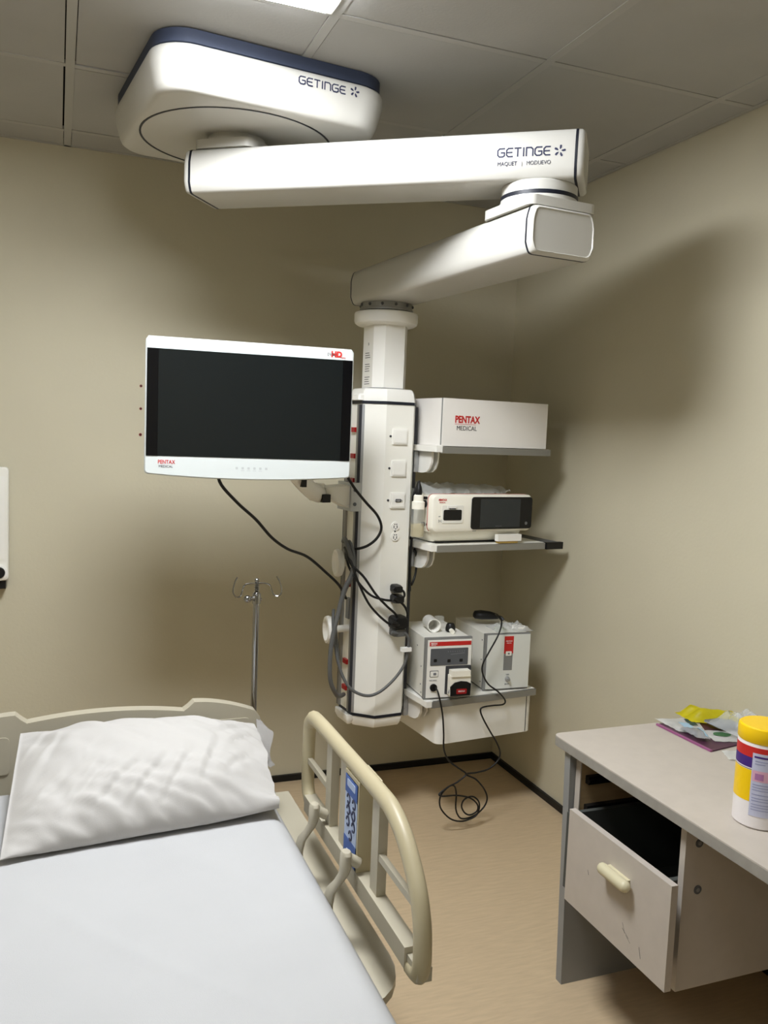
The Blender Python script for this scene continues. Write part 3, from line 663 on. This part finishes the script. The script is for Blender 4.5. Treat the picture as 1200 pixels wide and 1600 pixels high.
def plug(u, z, s, rx, rz, label, m='black'):
    t = thing('power_plug', label, 'plug', cw(u, FY-.004, z), TH)
    b = BM(); stack(b, [(rrect(rx, rz, min(rx, rz)*.6, 5), 0), (rrect(rx, rz, min(rx, rz)*.6, 5), s*.6), (rrect(rx*.8, rz*.8, min(rx, rz)*.45, 5), s)], 'Y')
    obj('plug_body', b, m, t)
    b = BM(); tube(b, [(-rx*.3, -s*.8, -rz*.2), (-rx*.8, -s*.95, 0), (-rx*1.35, -s*.95, .006)], rz*.42, 8); obj('cable_sleeve', b, m, t)
plug(.014, .953, .042, .018, .015, 'uppermost black plug on the column front')
plug(.018, .914, .045, .021, .016, 'second black plug from the top on the column front')
plug(.026, .824, .05, .032, .025, 'big round black plug lowest on the column front')
plug(.028, .786, .042, .028, .017, 'grey translucent plug just under the big black plug', 'hose')
cable('grey_hose', [(.045,-.17,.786),(.060,-.175,.765),(.063,-.172,.735),(.060,-.17,.70),(.047,-.168,.656),(.004,-.168,.605),(-.054,-.165,.563),(-.106,-.158,.555),(-.158,-.14,.581),(-.186,-.12,.631),(-.202,-.10,.70),(-.205,-.07,.785),(-.200,-.05,.84),(-.19,-.03,.86)], .0058, 'hose', 'grey hose looping below the plugs and back to the lower hook', 'hose')
b = BM(); bbox(b, -.024, .016, -.009, .009, -.008, .008, .002, 1)
tag(obj('cable_tag', b, 'paper', loc=cw(.056, -.172, .722), rotz=TH), 'white paper tag wrapped around the grey hose below the plugs', 'tag')
cable('grey_hose', [(-.155,-.02,1.12),(-.168,-.06,1.135),(-.176,-.10,1.12),(-.170,-.12,1.085),(-.160,-.125,1.041),(-.167,-.125,1.005),(-.192,-.125,.955),(-.212,-.125,.875),(-.234,-.125,.769),(-.240,-.125,.683),(-.232,-.12,.61),(-.198,-.10,.552),(-.165,-.06,.53),(-.135,-.03,.525)], .0085, 'hose', 'thick grey hose hanging over both hooks down to the column foot', 'hose', n=10)
cable('grey_hose', [(-.15,-.04,1.11),(-.160,-.085,1.128),(-.158,-.115,1.10),(-.155,-.125,1.05),(-.162,-.12,1.0),(-.18,-.115,.955),(-.196,-.11,.90),(-.205,-.085,.83),(-.196,-.085,.74),(-.186,-.08,.68)], .006, 'hose', 'thinner pale hose hanging between the upper and the lower hook', 'hose')
cable('power_cable', [(.082,-.165,1.36),(.079,-.16,1.345),(.064,-.155,1.30),(.075,-.135,1.22),(.088,-.115,1.13),(.094,-.10,1.04),(.100,-.095,.97),(.098,-.10,.93)], .0052, 'black', 'black cable running down the right edge of the column')
cable('power_cable', [(.118,-.085,1.09),(.134,-.075,1.07),(.140,-.07,1.04),(.138,-.07,1.0),(.128,-.075,.97),(.112,-.085,.95)], .0046, 'black', 'short black cable loop under the middle shelf')

# ------------------------------------------------------------------ bed
bed = thing('hospital_bed', 'beige hospital bed with headboard and raised right side rail', 'bed', (.13, 1.3, 0))
def bl(x, y, z): return (x-.13, y-1.3, z)
b = BM(); bbox(b, -.40, .39, -1.0, .98, .36, .44, .01, 2); obj('bed_frame', b, 'bed', bed)
b = BM(); bbox(b, -.40, .44, -1.0, .97, .44, .475, .01, 2); obj('mattress_deck', b, 'bed', bed)
b = BM()
pts = [(.30, -.03), (.43, -.03), (.455, -.02), (.478, .0), (.497, .03), (.509, .065), (.512, .10), (.512, .93), (.30, .93)]
prism(b, [(x, y+.13+0) for x, y in pts], .452, .470); bev(b, .006, 2); obj('side_cover', b, 'bed', bed)
for sx in (-1, 1):
    for sy in (-.8, .85):
        b = BM(); bbox(b, sx*.34-.025, sx*.34+.025, sy-.025, sy+.025, .10, .37, .005, 1); lg = obj('leg', b, 'bed', bed)
        b = BM(); cyl(b, (sx*.34-.016, sy, .06), (sx*.34+.016, sy, .06), .06, 24); obj('caster', b, 'greyd', lg)
# headboard: raised horns with a lower bow between them
hb = []
def hb_top(x):      # x about the bed's middle
    a = abs(x)
    if a < .205: return .757-.018*(a/.205)**2 * .9 - .003
    if a < .232:
        s = (a-.205)/.027; return .738+(.762-.738)*(3*s*s-2*s*s*s)
    return .762-.05*((a-.232)/.2)**1.8
pts = [(-.435, .42)]
n = 60
for k in range(n+1):
    x = -.435+.87*k/n
    z = hb_top(x)
    if abs(x) > .405: z -= .05*((abs(x)-.405)/.03)**2
    pts.append((x, z))
pts.append((.435, .42))
b = BM(); prism(b, pts, -1.096, -1.06, 'Y'); bev(b, .007, 3, 25)
hbd = obj('headboard', b, 'bed', bed, (.0, 0, 0))
for x0, x1 in ((-.39, -.245), (.245, .39)):
    b = BM(); prism(b, rrect((x1-x0)/2, .05, .012, 4, (x0+x1)/2, .655), -1.061, -1.057, 'Y'); bev(b, .002, 1); obj('inset_panel', b, 'bed', hbd)
# right side rail
def side_rail(xr, name='side_rail'):
    # y is measured along the bed; head end at 2.02, foot end 1.29
    xr -= .13
    def P(y, z): return (xr, y-1.3, z)
    b = BM()
    tube(b, [P(2.005, .60), P(2.03, .64), P(2.03, .77), P(2.01, .808), P(1.96, .822), P(1.75, .824), P(1.52, .824), P(1.45, .818), P(1.385, .79), P(1.325, .735), P(1.297, .68), P(1.290, .635), P(1.291, .605), P(1.302, .584), P(1.335, .58)],
         .0165, 12, 6, flat=(1, 1.15))
    r = obj(name, b, 'bedy', bed)
    b = BM(); bbox(b, xr-.017, xr+.014, .03, .70, .578, .618, .006, 2); obj('lower_bar', b, 'bed', r)
    b = BM(); bbox(b, xr-.012, xr+.016, -.02, .05, .580, .606, .008, 2); obj('bar_end', b, 'bed', r)
    for y in (1.833, 1.728, 1.521):
        b = BM(); bbox(b, xr-.008, xr+.012, y-1.3-.019, y-1.3+.019, .61, .815, .005, 2); obj('upright', b, 'bed', r)
    for y0, y1 in ((1.85, 2.02), (1.33, 1.505)):
        b = BM(); bbox(b, xr-.006, xr+.006, y0-1.3, y1-1.3, .693, .707, .003, 2); obj('cross_bar', b, 'bed', r)
    b = BM(); bbox(b, xr-.016, xr+.036, 1.60-1.3, 1.69-1.3, .613, .812, .008, 2); cpn = obj('control_panel', b, 'bedy', r)
    b = BM(); xf = xr-.0165
    y0, y1 = 1.607-1.3, 1.683-1.3
    box(b, xf-.0008, xf+.001, y0, y1, .62, .803, 1); box(b, xf-.0014, xf+.001, y0, y1, .765, .803, 0); box(b, xf-.0014, xf+.001, y0, y1, .62, .668, 0)
    obj('panel_label', b, ['blue', 'paleblue'], cpn, smooth=0)
    b = BM()
    for yy, zz in ((.325, .755), (.36, .755), (.325, .73), (.36, .73), (.325, .705), (.36, .705), (.342, .68)):
        for k in range(12):
            a0, a1 = 2*PI*k/14, 2*PI*(k+1)/14
            q = [(yy+rr*.95*math.cos(a), zz+rr*math.sin(a)) for rr, a in ((.0115, a0), (.0115, a1), (.0075, a1), (.0075, a0))]
            prism(b, q, xf-.0024, xf-.0006, 'X')
    obj('panel_symbols', b, 'ink', cpn, smooth=0)
    b = BM(); prism(b, [(.332, .64), (.36, .64), (.36, .645), (.332, .645)], xf-.0024, xf-.001, 'X'); obj('panel_mark', b, 'paleblue', cpn, smooth=0)
    b = BM(); prism(b, [(.318, .712), (.323, .712), (.367, .748), (.362, .748)], xf-.0024, xf-.001, 'X')
    obj('panel_mark', b, 'ink', cpn, smooth=0)
    b = BM(); prism(b, rrect(.026, .008, .004, 3, .345, .789), xf-.002, xf-.0012, 'X'); obj('panel_key', b, 'paleblue', cpn)
    for y in (1.835, 1.60):
        b = BM(); yy = y-1.3
        loft(b, [[(xr-dx+wx*math.cos(a), yy+dy+.024*math.sin(a)*sc_y, z) for a in [2*PI*k/14 for k in range(14)]]
                 for dx, dy, z, wx, sc_y in ((.040, 0, .672, .003, .2), (.040, 0, .670, .009, .5), (.040, 0, .664, .012, .68), (.040, .002, .632, .012, .68), (.043, .004, .618, .010, .6), (.050, .016, .596, .008, .62), (.060, .03, .572, .008, .8), (.064, .036, .545, .008, 1.0), (.064, .036, .48, .008, 1.3))])
        cyl(b, (xr-.032, yy, .652), (xr-.012, yy, .640), .012, 16)
        obj('rail_link', b, 'bed', r)
    return r
side_rail(.603)
# IV pole in the head end corner of the bed
t = thing('iv_pole', 'chrome drip pole with two wire hooks standing behind the pillow', 'drip pole', (.548, 2.435, .36))
b = BM(); cyl(b, (0, 0, 0), (0, 0, .665), .0092, 20); obj('pole', b, 'chrome', t)
b = BM(); lathe(b, [(.0125, .662), (.0125, .690), (.009, .695)], 20); cyl(b, (0, 0, .678), (-.026, -.012, .679), .006, 12); ball(b, (-.03, -.014, .679), .011); cyl(b, (0, 0, .676), (.014, .004, .672), .006, 12); obj('pole_clamp', b, 'chrome', t)
b = BM(); cyl(b, (0, 0, .69), (0, 0, .728), .0045, 12)
for k in range(5): lathe(b, [(.0045, .694+k*.006), (.0075, .696+k*.006), (.0075, .698+k*.006), (.0045, .700+k*.006)], 16)
ball(b, (0, 0, .73), .0075); obj('top_screw', b, 'chrome', t)
for s in (-1, 1):
    b = BM(); tube(b, [(0, 0, .722), (s*.025, 0, .721), (s*.038, -.002, .716), (s*.044, -.006, .700), (s*.05, -.012, .688), (s*.06, -.016, .685), (s*.069, -.016, .692), (s*.072, -.012, .705), (s*.066, -.006, .728), (s*.058, -.002, .742)], .0022, 8); obj('wire_hook', b, 'chrome', t)
b = BM(); lathe(b, [(.014, .0), (.014, .12), (.012, .125)], 20); obj('pole_socket', b, 'greyd', t)
# mattress with its white sheet
def matt_f(x, y):
    z = .600
    e = min(.525-x, x+.27, 2.275-y, y-.32)
    z -= .03*max(0, 1-e/.045)**2
    w_ = noise.noise((x*3.2+.4*y, y*2.1, .3))*.006
    s = x*.80+y*.6                       # long soft creases running diagonally
    w_ += .004*math.exp(-((s-1.03+.04*math.sin(5*y))/.016)**2)*max(0, min(1, (1.85-y)*3))*max(0, min(1, (y-1.15)*4))
    w_ += .003*math.exp(-((s-1.35+.05*math.sin(4*y+1))/.02)**2)*max(0, min(1, (1.9-y)*3))
    return z+w_*(1 if e > .05 else max(0, e/.05))
b = BM(); nx, ny = 70, 130
xs = [-.27+.795*i/nx for i in range(nx+1)]; ys = [.32+1.955*j/ny for j in range(ny+1)]
top = [[b.verts.new((x, y, matt_f(x, y))) for x in xs] for y in ys]
for j in range(ny):
    for i in range(nx): b.faces.new((top[j][i], top[j][i+1], top[j+1][i+1], top[j+1][i]))
loop = [top[0][i] for i in range(nx)]+[top[j][nx] for j in range(ny)]+[top[ny][i] for i in range(nx, 0, -1)]+[top[j][0] for j in range(ny, 0, -1)]
prev = loop
for dz, k in ((.535, 1.006), (.49, 1.004), (.477, .99)):
    cur = [b.verts.new((.1275+(v.co.x-.1275)*k, 1.2975+(v.co.y-1.2975)*(1+(k-1)*.4), dz)) for v in loop]
    for i in range(len(loop)): b.faces.new((prev[i], prev[(i+1) % len(loop)], cur[(i+1) % len(loop)], cur[i]))
    prev = cur
b.faces.new(prev)
tag(obj('mattress', b, 'sheet', smooth=60), 'mattress covered with a smooth white sheet on the beige bed', 'mattress')
# pillow: a sleeve of cloth, closed on the left, open on the right
CREASES = [(.10, -.55, .34, .30, .010, .035), (.20, -.75, .42, .15, .012, .03), (.30, -.8, .55, .05, .012, .028), (.42, -.85, .60, -.1, .011, .03), (.55, -.85, .70, .0, .010, .03), (.06, -.2, .20, .75, .009, .04), (.70, -.7, .80, .25, .009, .03), (.80, -.5, .97, .1, .010, .028), (.84, .1, .98, .55, .010, .028), (.78, .3, .97, .85, .009, .03), (.02, .3, .14, .95, .008, .035)]
def crease(s, u):
    h = 0
    for s0, u0, s1, u1, d, w_ in CREASES:
        ax, ay = (s1-s0)*1.6, u1-u0; L2 = ax*ax+ay*ay
        px, py = (s-s0)*1.6, u-u0; t = max(0, min(1, (px*ax+py*ay)/L2))
        dx, dy = px-ax*t, py-ay*t; dist = math.hypot(dx, dy) * (1 if dx > 0 else 1.6) * (1.15 + .5*noise.noise((s*9, u*5, 6)))
        d *= .5*math.sin(PI*min(1, .08+t*.92))**.7
        h += -d*math.exp(-(dist/w_/1.3)**2) + d*.8*math.exp(-((dist-.085)/.05)**2)*(1 if dx < 0 else .2)
    return h
FLc, FRc, BLc, BRc = Vector((-.110, 1.868, .612)), Vector((.505, 1.925, .625)), Vector((-.085, 2.285, .742)), Vector((.520, 2.283, .712))
def pil(s, a):
    # s 0..1 left to right; a: angle round the sleeve (0 = front edge, pi = back edge, top in between)
    F = FLc.lerp(FRc, s); Bk = BLc.lerp(BRc, s)
    side = (Bk-F); ctr = (F+Bk)/2; W2 = side.length/2; sd = side.normalized()
    ax = (FRc-FLc).normalized(); nz = ax.cross(sd).normalized()
    ca, sa = math.cos(a), math.sin(a)
    q = 1-max(0, 1-s/.55)**3.2 if s < .55 else 1-.78*max(0, (s-.62)/.38)**1.7
    T = .092*max(q, .045)
    u = -math.copysign(abs(ca)**.75, ca)
    # waist in the long edges, dog ears at the corners
    pinch = .05*math.sin(PI*min(max(s, 0), 1))
    W = W2*(1-.02+ (-pinch*.6 if u < 0 else -pinch*.15))
    p = ctr+sd*(u*W)+nz*(math.copysign(abs(sa)**1.0, sa)*T*(1.0 if sa > 0 else .72))
    if sa >= -0.2:
        fr = max(0, -u)
        d = s*9+u*3.2
        wr = .010*noise.noise((d*1.3, (u-s)*2.0, 2.1))+.006*noise.noise((s*22+u*7, u*5-s*2, 7.7))*(.3+fr)
        wr += .008*noise.noise((s*14+u*9, u*1.5, 4.2))*max(0, min(1, fr*1.6))
        wr += .003*noise.noise((u*11, s*3, 9.1))*max(0, (s-.8)/.2)+.005*noise.noise((u*14, s*4, 1.1))*max(0, (.15-s)/.15)
        wr += crease(s, u)*min(1, max(0, sa*3))
        p += nz*wr*min(1, s*8+.1)*(1 if sa > 0 else 0.2)
    if s > .93:
        k = (s-.93)/.07
        p += ax*(.012*noise.noise((u*3, sa*1.5, 3.3)))*k+nz*(.006*math.sin(u*6+sa*2))*k
    p.z = max(p.z, .6075+.002*noise.noise((p.x*20, p.y*20, 0)))
    return p
b = BM(); ns, na = 150, 120
vr = [[b.verts.new(pil(i/ns, 2*PI*k/na)) for k in range(na)] for i in range(ns+1)]
for i in range(ns):
    for k in range(na): b.faces.new((vr[i][k], vr[i][(k+1) % na], vr[i+1][(k+1) % na], vr[i+1][k]))
b.faces.new(vr[0][::-1])
t = thing('pillow', 'plump white pillow leaning on the headboard at the head of the bed', 'pillow', (0, 0, 0))
o = obj('pillowcase', b, 'pillow', t, smooth=80)
def pil_in(i, k):
    p = pil(1.0 - i*.03, 2*PI*k/na); c = (FRc+BRc)/2.0 + Vector((-i*.03*.6, 0, 0)); return p+(Vector((p.x, c.y, c.z))-p)*.04
b = BM()
vr = [[b.verts.new(pil_in(i, k)) for k in range(na)] for i in range(6)]
for i in range(5):
    for k in range(na): b.faces.new((vr[i][k], vr[i+1][k], vr[i+1][(k+1) % na], vr[i][(k+1) % na]))
b.faces.new(vr[5])
obj('pillow_filling', b, 'pillow', t, smooth=80)
# loose flap at the open end, upper corner
def flap(s, t_):
    base = Vector((.490, 2.08, .680)).lerp(Vector((.522, 2.285, .722)), t_)
    out = Vector((.518, 2.085, .655)).lerp(Vector((.545, 2.275, .732)), t_); out.z -= .016*math.sin(PI*t_); out.x += .014*math.sin(PI*t_)
    p = base.lerp(out, s); p.z += .010*math.sin(t_*9+s*2)*s+.004*noise.noise((s*5, t_*8, 3)); p.x += .008*math.sin(t_*11)*s
    return p
b = sheet_mesh(10, 24, flap); bmesh.ops.solidify(b, geom=b.faces[:], thickness=.002)
obj('pillowcase_flap', b, 'pillow', t, smooth=70)

# white unit on the back wall at the far left
t = thing('wall_unit', 'white rounded wall-mounted unit at the left edge above the bed', 'wall unit', (-.37, YB, .93))
b = BM(); stack(b, [(rrect(.2, .212, .014, 5, 0, .21), 0.012), (rrect(.2, .212, .014, 5, 0, .21), .06), (rrect(.196, .208, .012, 5, 0, .21), .065)], 'Y'); un = obj('unit_body', b, 'white2', t)
b = BM(); prism(b, rrect(.186, .155, .006, 4, 0, .235), .0645, .0665, 'Y'); obj('front_cover', b, 'white', t)
b = BM(); lathe(b, [(.030, 0), (.030, .006), (.024, .008)], 24, Matrix.Translation((.168, -.064, .03)) @ Matrix.Rotation(PI/2, 4, 'X')); kb = obj('knob_ring', b, 'white', t)
b = BM(); lathe(b, [(.021, .006), (.021, .014), (.018, .018)], 24, Matrix.Translation((.168, -.064, .03)) @ Matrix.Rotation(PI/2, 4, 'X')); obj('knob', b, 'black', kb)
b = BM(); bbox(b, .02, .19, -.05, 0, -.035, .008, .006, 2); obj('bracket', b, 'black', t)

# ------------------------------------------------------------------ desk
desk = thing('office_desk', 'grey laminate desk with an open drawer against the right wall', 'desk', (1.64, 1.3, 0))
def dk(bm_, x0, x1, y0, y1, z0, z1, r=.002): bbox(bm_, x0-1.64, x1-1.64, y0-1.3, y1-1.3, z0, z1, r, 2)
b = BM()
tp = rrect(.32, .71, .022, 5, 1.632-1.64, 1.295-1.3)
prism(b, tp, .681, .7095, mi=0); prism(b, rrect(.3207, .7107, .0225, 5, 1.632-1.64, 1.295-1.3), .682, .7065, mi=1)
dtop = obj('desktop', b, ['desk', 'deske'], desk, smooth=30)
b = BM(); prism(b, [(1.338-1.64, 0), (1.93-1.64, 0), (1.93-1.64, .681), (1.322-1.64, .681)], -.655, -.628, 'Y'); bev(b, .002, 1); obj('leg_panel', b, 'deskleg', desk)
b = BM(); dk(b, 1.34, 1.93, .62, .645, 0, .681); obj('leg_panel', b, 'deskleg', desk)
b = BM(); dk(b, 1.90, 1.915, .645, 1.93, .25, .681); obj('modesty_panel', b, 'deskleg', desk)
b = BM(); dk(b, 1.345, 1.90, 1.905, 1.925, .275, .681); side = obj('pedestal_side', b, 'ply', desk)
b = BM(); box(b, 1.342-1.64, 1.3455-1.64, .604, .626, .275, .681); obj('edge_band', b, 'desk', side, smooth=0)
b = BM(); dk(b, 1.340, 1.90, 1.480, 1.498, .275, .681); side2 = obj('pedestal_side', b, 'desk', desk)
for x, z in ((1.378, .63), (1.383, .517)):
    b = BM(); cyl(b, (x-1.64, .1785, z), (x-1.64, .182, z), .0105, 20, 0); cyl(b, (x-1.64, .1775, z), (x-1.64, .18, z), .005, 16, 1)
    obj('screw_cap', b, ['greyd', 'greym'], side2)
b = BM(); dk(b, 1.345, 1.90, 1.498, 1.905, .275, .290); obj('pedestal_bottom', b, 'desk', desk)
b = BM(); dk(b, 1.36, 1.82, 1.889, 1.905, .600, .622, .003); box(b, 1.36-1.64, 1.82-1.64, .585, .59, .607, .615); rn = obj('drawer_runner', b, 'black', desk)
b = BM(); dk(b, 1.36, 1.82, 1.889, 1.905, .520, .540, .003); obj('drawer_runner', b, 'black', desk)
b = BM(); cyl(b, (1.42-1.64, .603, .655), (1.42-1.64, .606, .655), .01, 14); obj('cam_hole', b, 'dotgrey', side)
b = BM(); dk(b, 1.275, 1.293, 1.442, 1.847, .312, .562); dw = obj('drawer', b, 'desk', desk)
dw.data.materials.append(MT['deske'])
b = BM(); dk(b, 1.293, 1.75, 1.882-.012, 1.884, .325, .535, .001); 
dk(b, 1.293, 1.75, 1.502, 1.516, .325, .535, .001); dk(b, 1.293, 1.75, 1.516, 1.87, .325, .335, .001); dk(b, 1.74, 1.75, 1.516, 1.87, .335, .535, .001)
dk(b, 1.293, 1.303, 1.516, 1.87, .325, .535, .001)
obj('drawer_box', b, 'drawerin', dw)
b = BM(); tube(b, [(1.256-1.64, .280, .492), (1.256-1.64, .365, .492)], .0145, 14, 1)
ball(b, (1.256-1.64, .280, .492), .0145); ball(b, (1.256-1.64, .365, .492), .0145)
bbox(b, 1.256-1.64, 1.276-1.64, .283, .362, .482, .502, .006, 2)
obj('drawer_handle', b, 'handle', dw)
b = BM()
for y0, z0, y1, z1 in ((.30, .372, .275, .36), (.285, .362, .268, .352), (.235, .362, .228, .338), (.45, .44, .446, .43), (.30, .385, .29, .365)):
    prism(b, [(y0, z0), (y1, z1), (y1+.0012, z1+.0012), (y0+.0012, z0+.0012)], 1.275-1.64-.0004, 1.275-1.64+.0004, 'X')
obj('scuff_marks', b, 'dotgrey', dw, smooth=0)
ZD = .7098
# wipes tub
t = thing('wipes_tub', 'cleaning wipes tub with yellow lid standing on the desk', 'tub', (1.462, 1.398, ZD), math.radians(-20))
R_ = .055
b = BM(); lathe(b, [(R_*.93, 0), (R_, .004), (R_, .186), (R_*.97, .19), (R_*.97, .192)], 48); obj('tub_body', b, 'tubwhite', t)
b = BM(); lathe(b, [(R_*.985, .189), (R_*1.02, .192), (R_*1.02, .214), (R_*.99, .221), (R_*.93, .2235), (R_*.6, .2235)], 48); lid = obj('lid', b, 'yellow', t)
def wrap(bm_, a0, a1, z0, z1, r, mi=0, n=None):
    n = n or max(2, int((a1-a0)/6)); rr = []
    for k in range(n+1):
        a = math.radians(a0+(a1-a0)*k/n); rr.append((r*math.cos(a), r*math.sin(a)))
    for p, q in zip(rr[:-1], rr[1:]):
        vs = [bm_.verts.new(v) for v in ((*p, z0), (*q, z0), (*q, z1), (*p, z1))]
        f = bm_.faces.new(vs); f.material_index = mi
    # angles: 270 faces -Y
b = BM(); wrap(b, 0, 360, .158, .182, R_+.0004, 0); wrap(b, 150, 222, .135, .158, R_+.0004, 1); wrap(b, 150, 222, .06, .130, R_+.0004, 2)
wrap(b, 150, 222, .131, .1325, R_+.0004, 5); wrap(b, 222, 420, .03, .170, R_+.0008, 3); wrap(b, 224, 350, .108, .132, R_+.0011, 4)
lb = obj('label', b, ['red', 'violet', 'yellow', 'lilac', 'rose', 'greyd'], t, smooth=60)
b = BM()
for k, (z, a0, a1) in enumerate(((.160, 226, 262), (.1605, 272, 300), (.152, 228, 258), (.146, 228, 250), (.1, 226, 290), (.094, 226, 300), (.088, 226, 270), (.078, 226, 298), (.07, 226, 300), (.064, 226, 280), (.056, 226, 300), (.05, 226, 262), (.044, 226, 290))):
    wrap(b, a0, a1, z, z+(.004 if k < 2 else .0018), R_+.0013, 0 if k < 2 else 1)
wrap(b, 270, 310, .032, .043, R_+.0014, 2)
for a0 in (230, 268): wrap(b, a0, a0+18, .112, .126, R_+.0014, 3)
obj('label_print', b, ['violet', mat('lilac_grey_print', (150, 154, 190), .5), 'blue', mat('mauve_print', (176, 120, 168), .5)], lb, smooth=60)
# papers and packets beside the wall
def quad_slab(pts, z0, th, nx=1):
    b = BM(); c = [Vector((x, y)) for x, y in pts]
    prism(b, [(v.x, v.y) for v in c], z0, z0+th); bev(b, min(th*.3, .001), 1); return b
def centred(pts):
    cx = sum(p[0] for p in pts)/len(pts); cy = sum(p[1] for p in pts)/len(pts)
    return cx, cy, [(x-cx, y-cy) for x, y in pts]
cx, cy, q = centred([(1.655, 1.985), (1.660, 1.765), (1.86, 1.80), (1.87, 1.99)])
t = thing('purple_folder', 'flat dark purple folder lying under the packets on the desk', 'folder', (cx, cy, ZD))
obj('cover', quad_slab(q, 0, .004), 'purple', t); obj('spine', quad_slab([(q[0][0]-.003, q[0][1]), (q[1][0]-.003, q[1][1]), (q[1][0]+.004, q[1][1]), (q[0][0]+.004, q[0][1])], -.0002+.0004, .0052), 'pink', t)
def packet(name, label, cat, pts, z0, th, m, wob=.004, n=16):
    cx, cy, q = centred(pts); P = [Vector((x, y, 0)) for x, y in q]
    def f(s, t_):
        p = P[0].lerp(P[1], s).lerp(P[3].lerp(P[2], s), t_)
        e = min(1, 5*min(s, 1-s))*min(1, 5*min(t_, 1-t_))
        p.z = .0012+th*e*(.7+.5*noise.noise((s*4, t_*4, z0*90)))+wob*(1-e)*(.5+.5*noise.noise((s*7, t_*7, z0*50)))
        return p
    t = thing(name, label, cat, (cx, cy, z0))
    bb = sheet_mesh(n, n, f); bmesh.ops.solidify(bb, geom=bb.faces[:], thickness=.0009)
    return t, f, obj(name+'_body' if False else 'wrapper', bb, m, t, smooth=60)
def patch(f, s0, s1, t0, t1, dz, n=6):
    return sheet_mesh(n, n, lambda s, t_: (lambda p: p+Vector((0, 0, dz)))(f(s0+(s1-s0)*s, t0+(t1-t0)*t_)))
t, f, o = packet('paper_sachet', 'white paper sachet with dark green print at the far left of the desk papers', 'sachet', [(1.672, 2.02), (1.668, 1.905), (1.735, 1.865), (1.80, 1.985)], ZD+.0045, .006, 'paper')
obj('printed_panel', patch(f, .1, .55, .66, .88, .0012), 'greendk', t, smooth=60); obj('printed_panel', patch(f, .35, .9, .4, .68, .0012), 'ltblue', t, smooth=60)
t, f, o = packet('paper_sachet', 'white paper sachet with green oval print behind the wipes tub', 'sachet', [(1.735, 1.90), (1.715, 1.812), (1.80, 1.782), (1.87, 1.86)], ZD+.0045, .005, 'paper')
b = BM(); 
def ov(s, t_):
    a = s*2*PI; p = f(.45+.2*t_*math.cos(a), .40+.22*t_*math.sin(a)); p.z += .0012; return p
obj('green_oval', sheet_mesh(20, 4, ov), 'green', t, smooth=60)
t, f, o = packet('foil_packet', 'small silver foil packet lying on the purple folder', 'foil packet', [(1.678, 1.918), (1.672, 1.835), (1.702, 1.815), (1.742, 1.895)], ZD+.0105, .013, 'foil', .005)
obj('printed_strip', patch(f, .1, .9, .7, .9, .0012), 'ltblue', t, smooth=60)
packet('paper_sachet', 'small plain white sachet lying flat just left of the wipes tub', 'sachet', [(1.690, 1.762), (1.662, 1.702), (1.73, 1.677), (1.77, 1.740)], ZD, .005, 'paper')
t, f, o = packet('yellow_wrapper', 'bright yellow wrapper lying behind the clear bag on the desk', 'wrapper', [(1.765, 2.045), (1.757, 1.955), (1.90, 1.875), (1.93, 1.965)], ZD+.0075, .036, 'yellowf', .005)
def cb(s, t_):
    x = 1.775+.17*s; y = 1.755+.175*t_
    e = min(1, 4*min(s, 1-s))*min(1, 4*min(t_, 1-t_))
    return (x-1.83, y-1.9, .010+e*(.035+.018*noise.noise((x*22, y*22, 4))+.010*noise.noise((x*60, y*60, 8))))
t = thing('plastic_bag', 'crumpled clear plastic bag on the desk in front of the yellow wrapper', 'plastic bag', (1.83, 1.9, ZD+.012))
obj('bag_film', sheet_mesh(36, 36, cb), 'film', t, smooth=60)
b = BM(); bbox(b, -.05, .03, -.03, .03, .006, .013, .003, 1); obj('dark_contents', b, mat('grey_contents', (110, 112, 114), .5), t)
b = BM(); cyl(b, (0, 0, 0), (.105, -.16, .085), .0022, 8)
tag(obj('thin_stick', b, 'greyd', loc=(1.80, 1.88, ZD+.012)), 'thin dark stick leaning behind the wipes tub', 'stick')
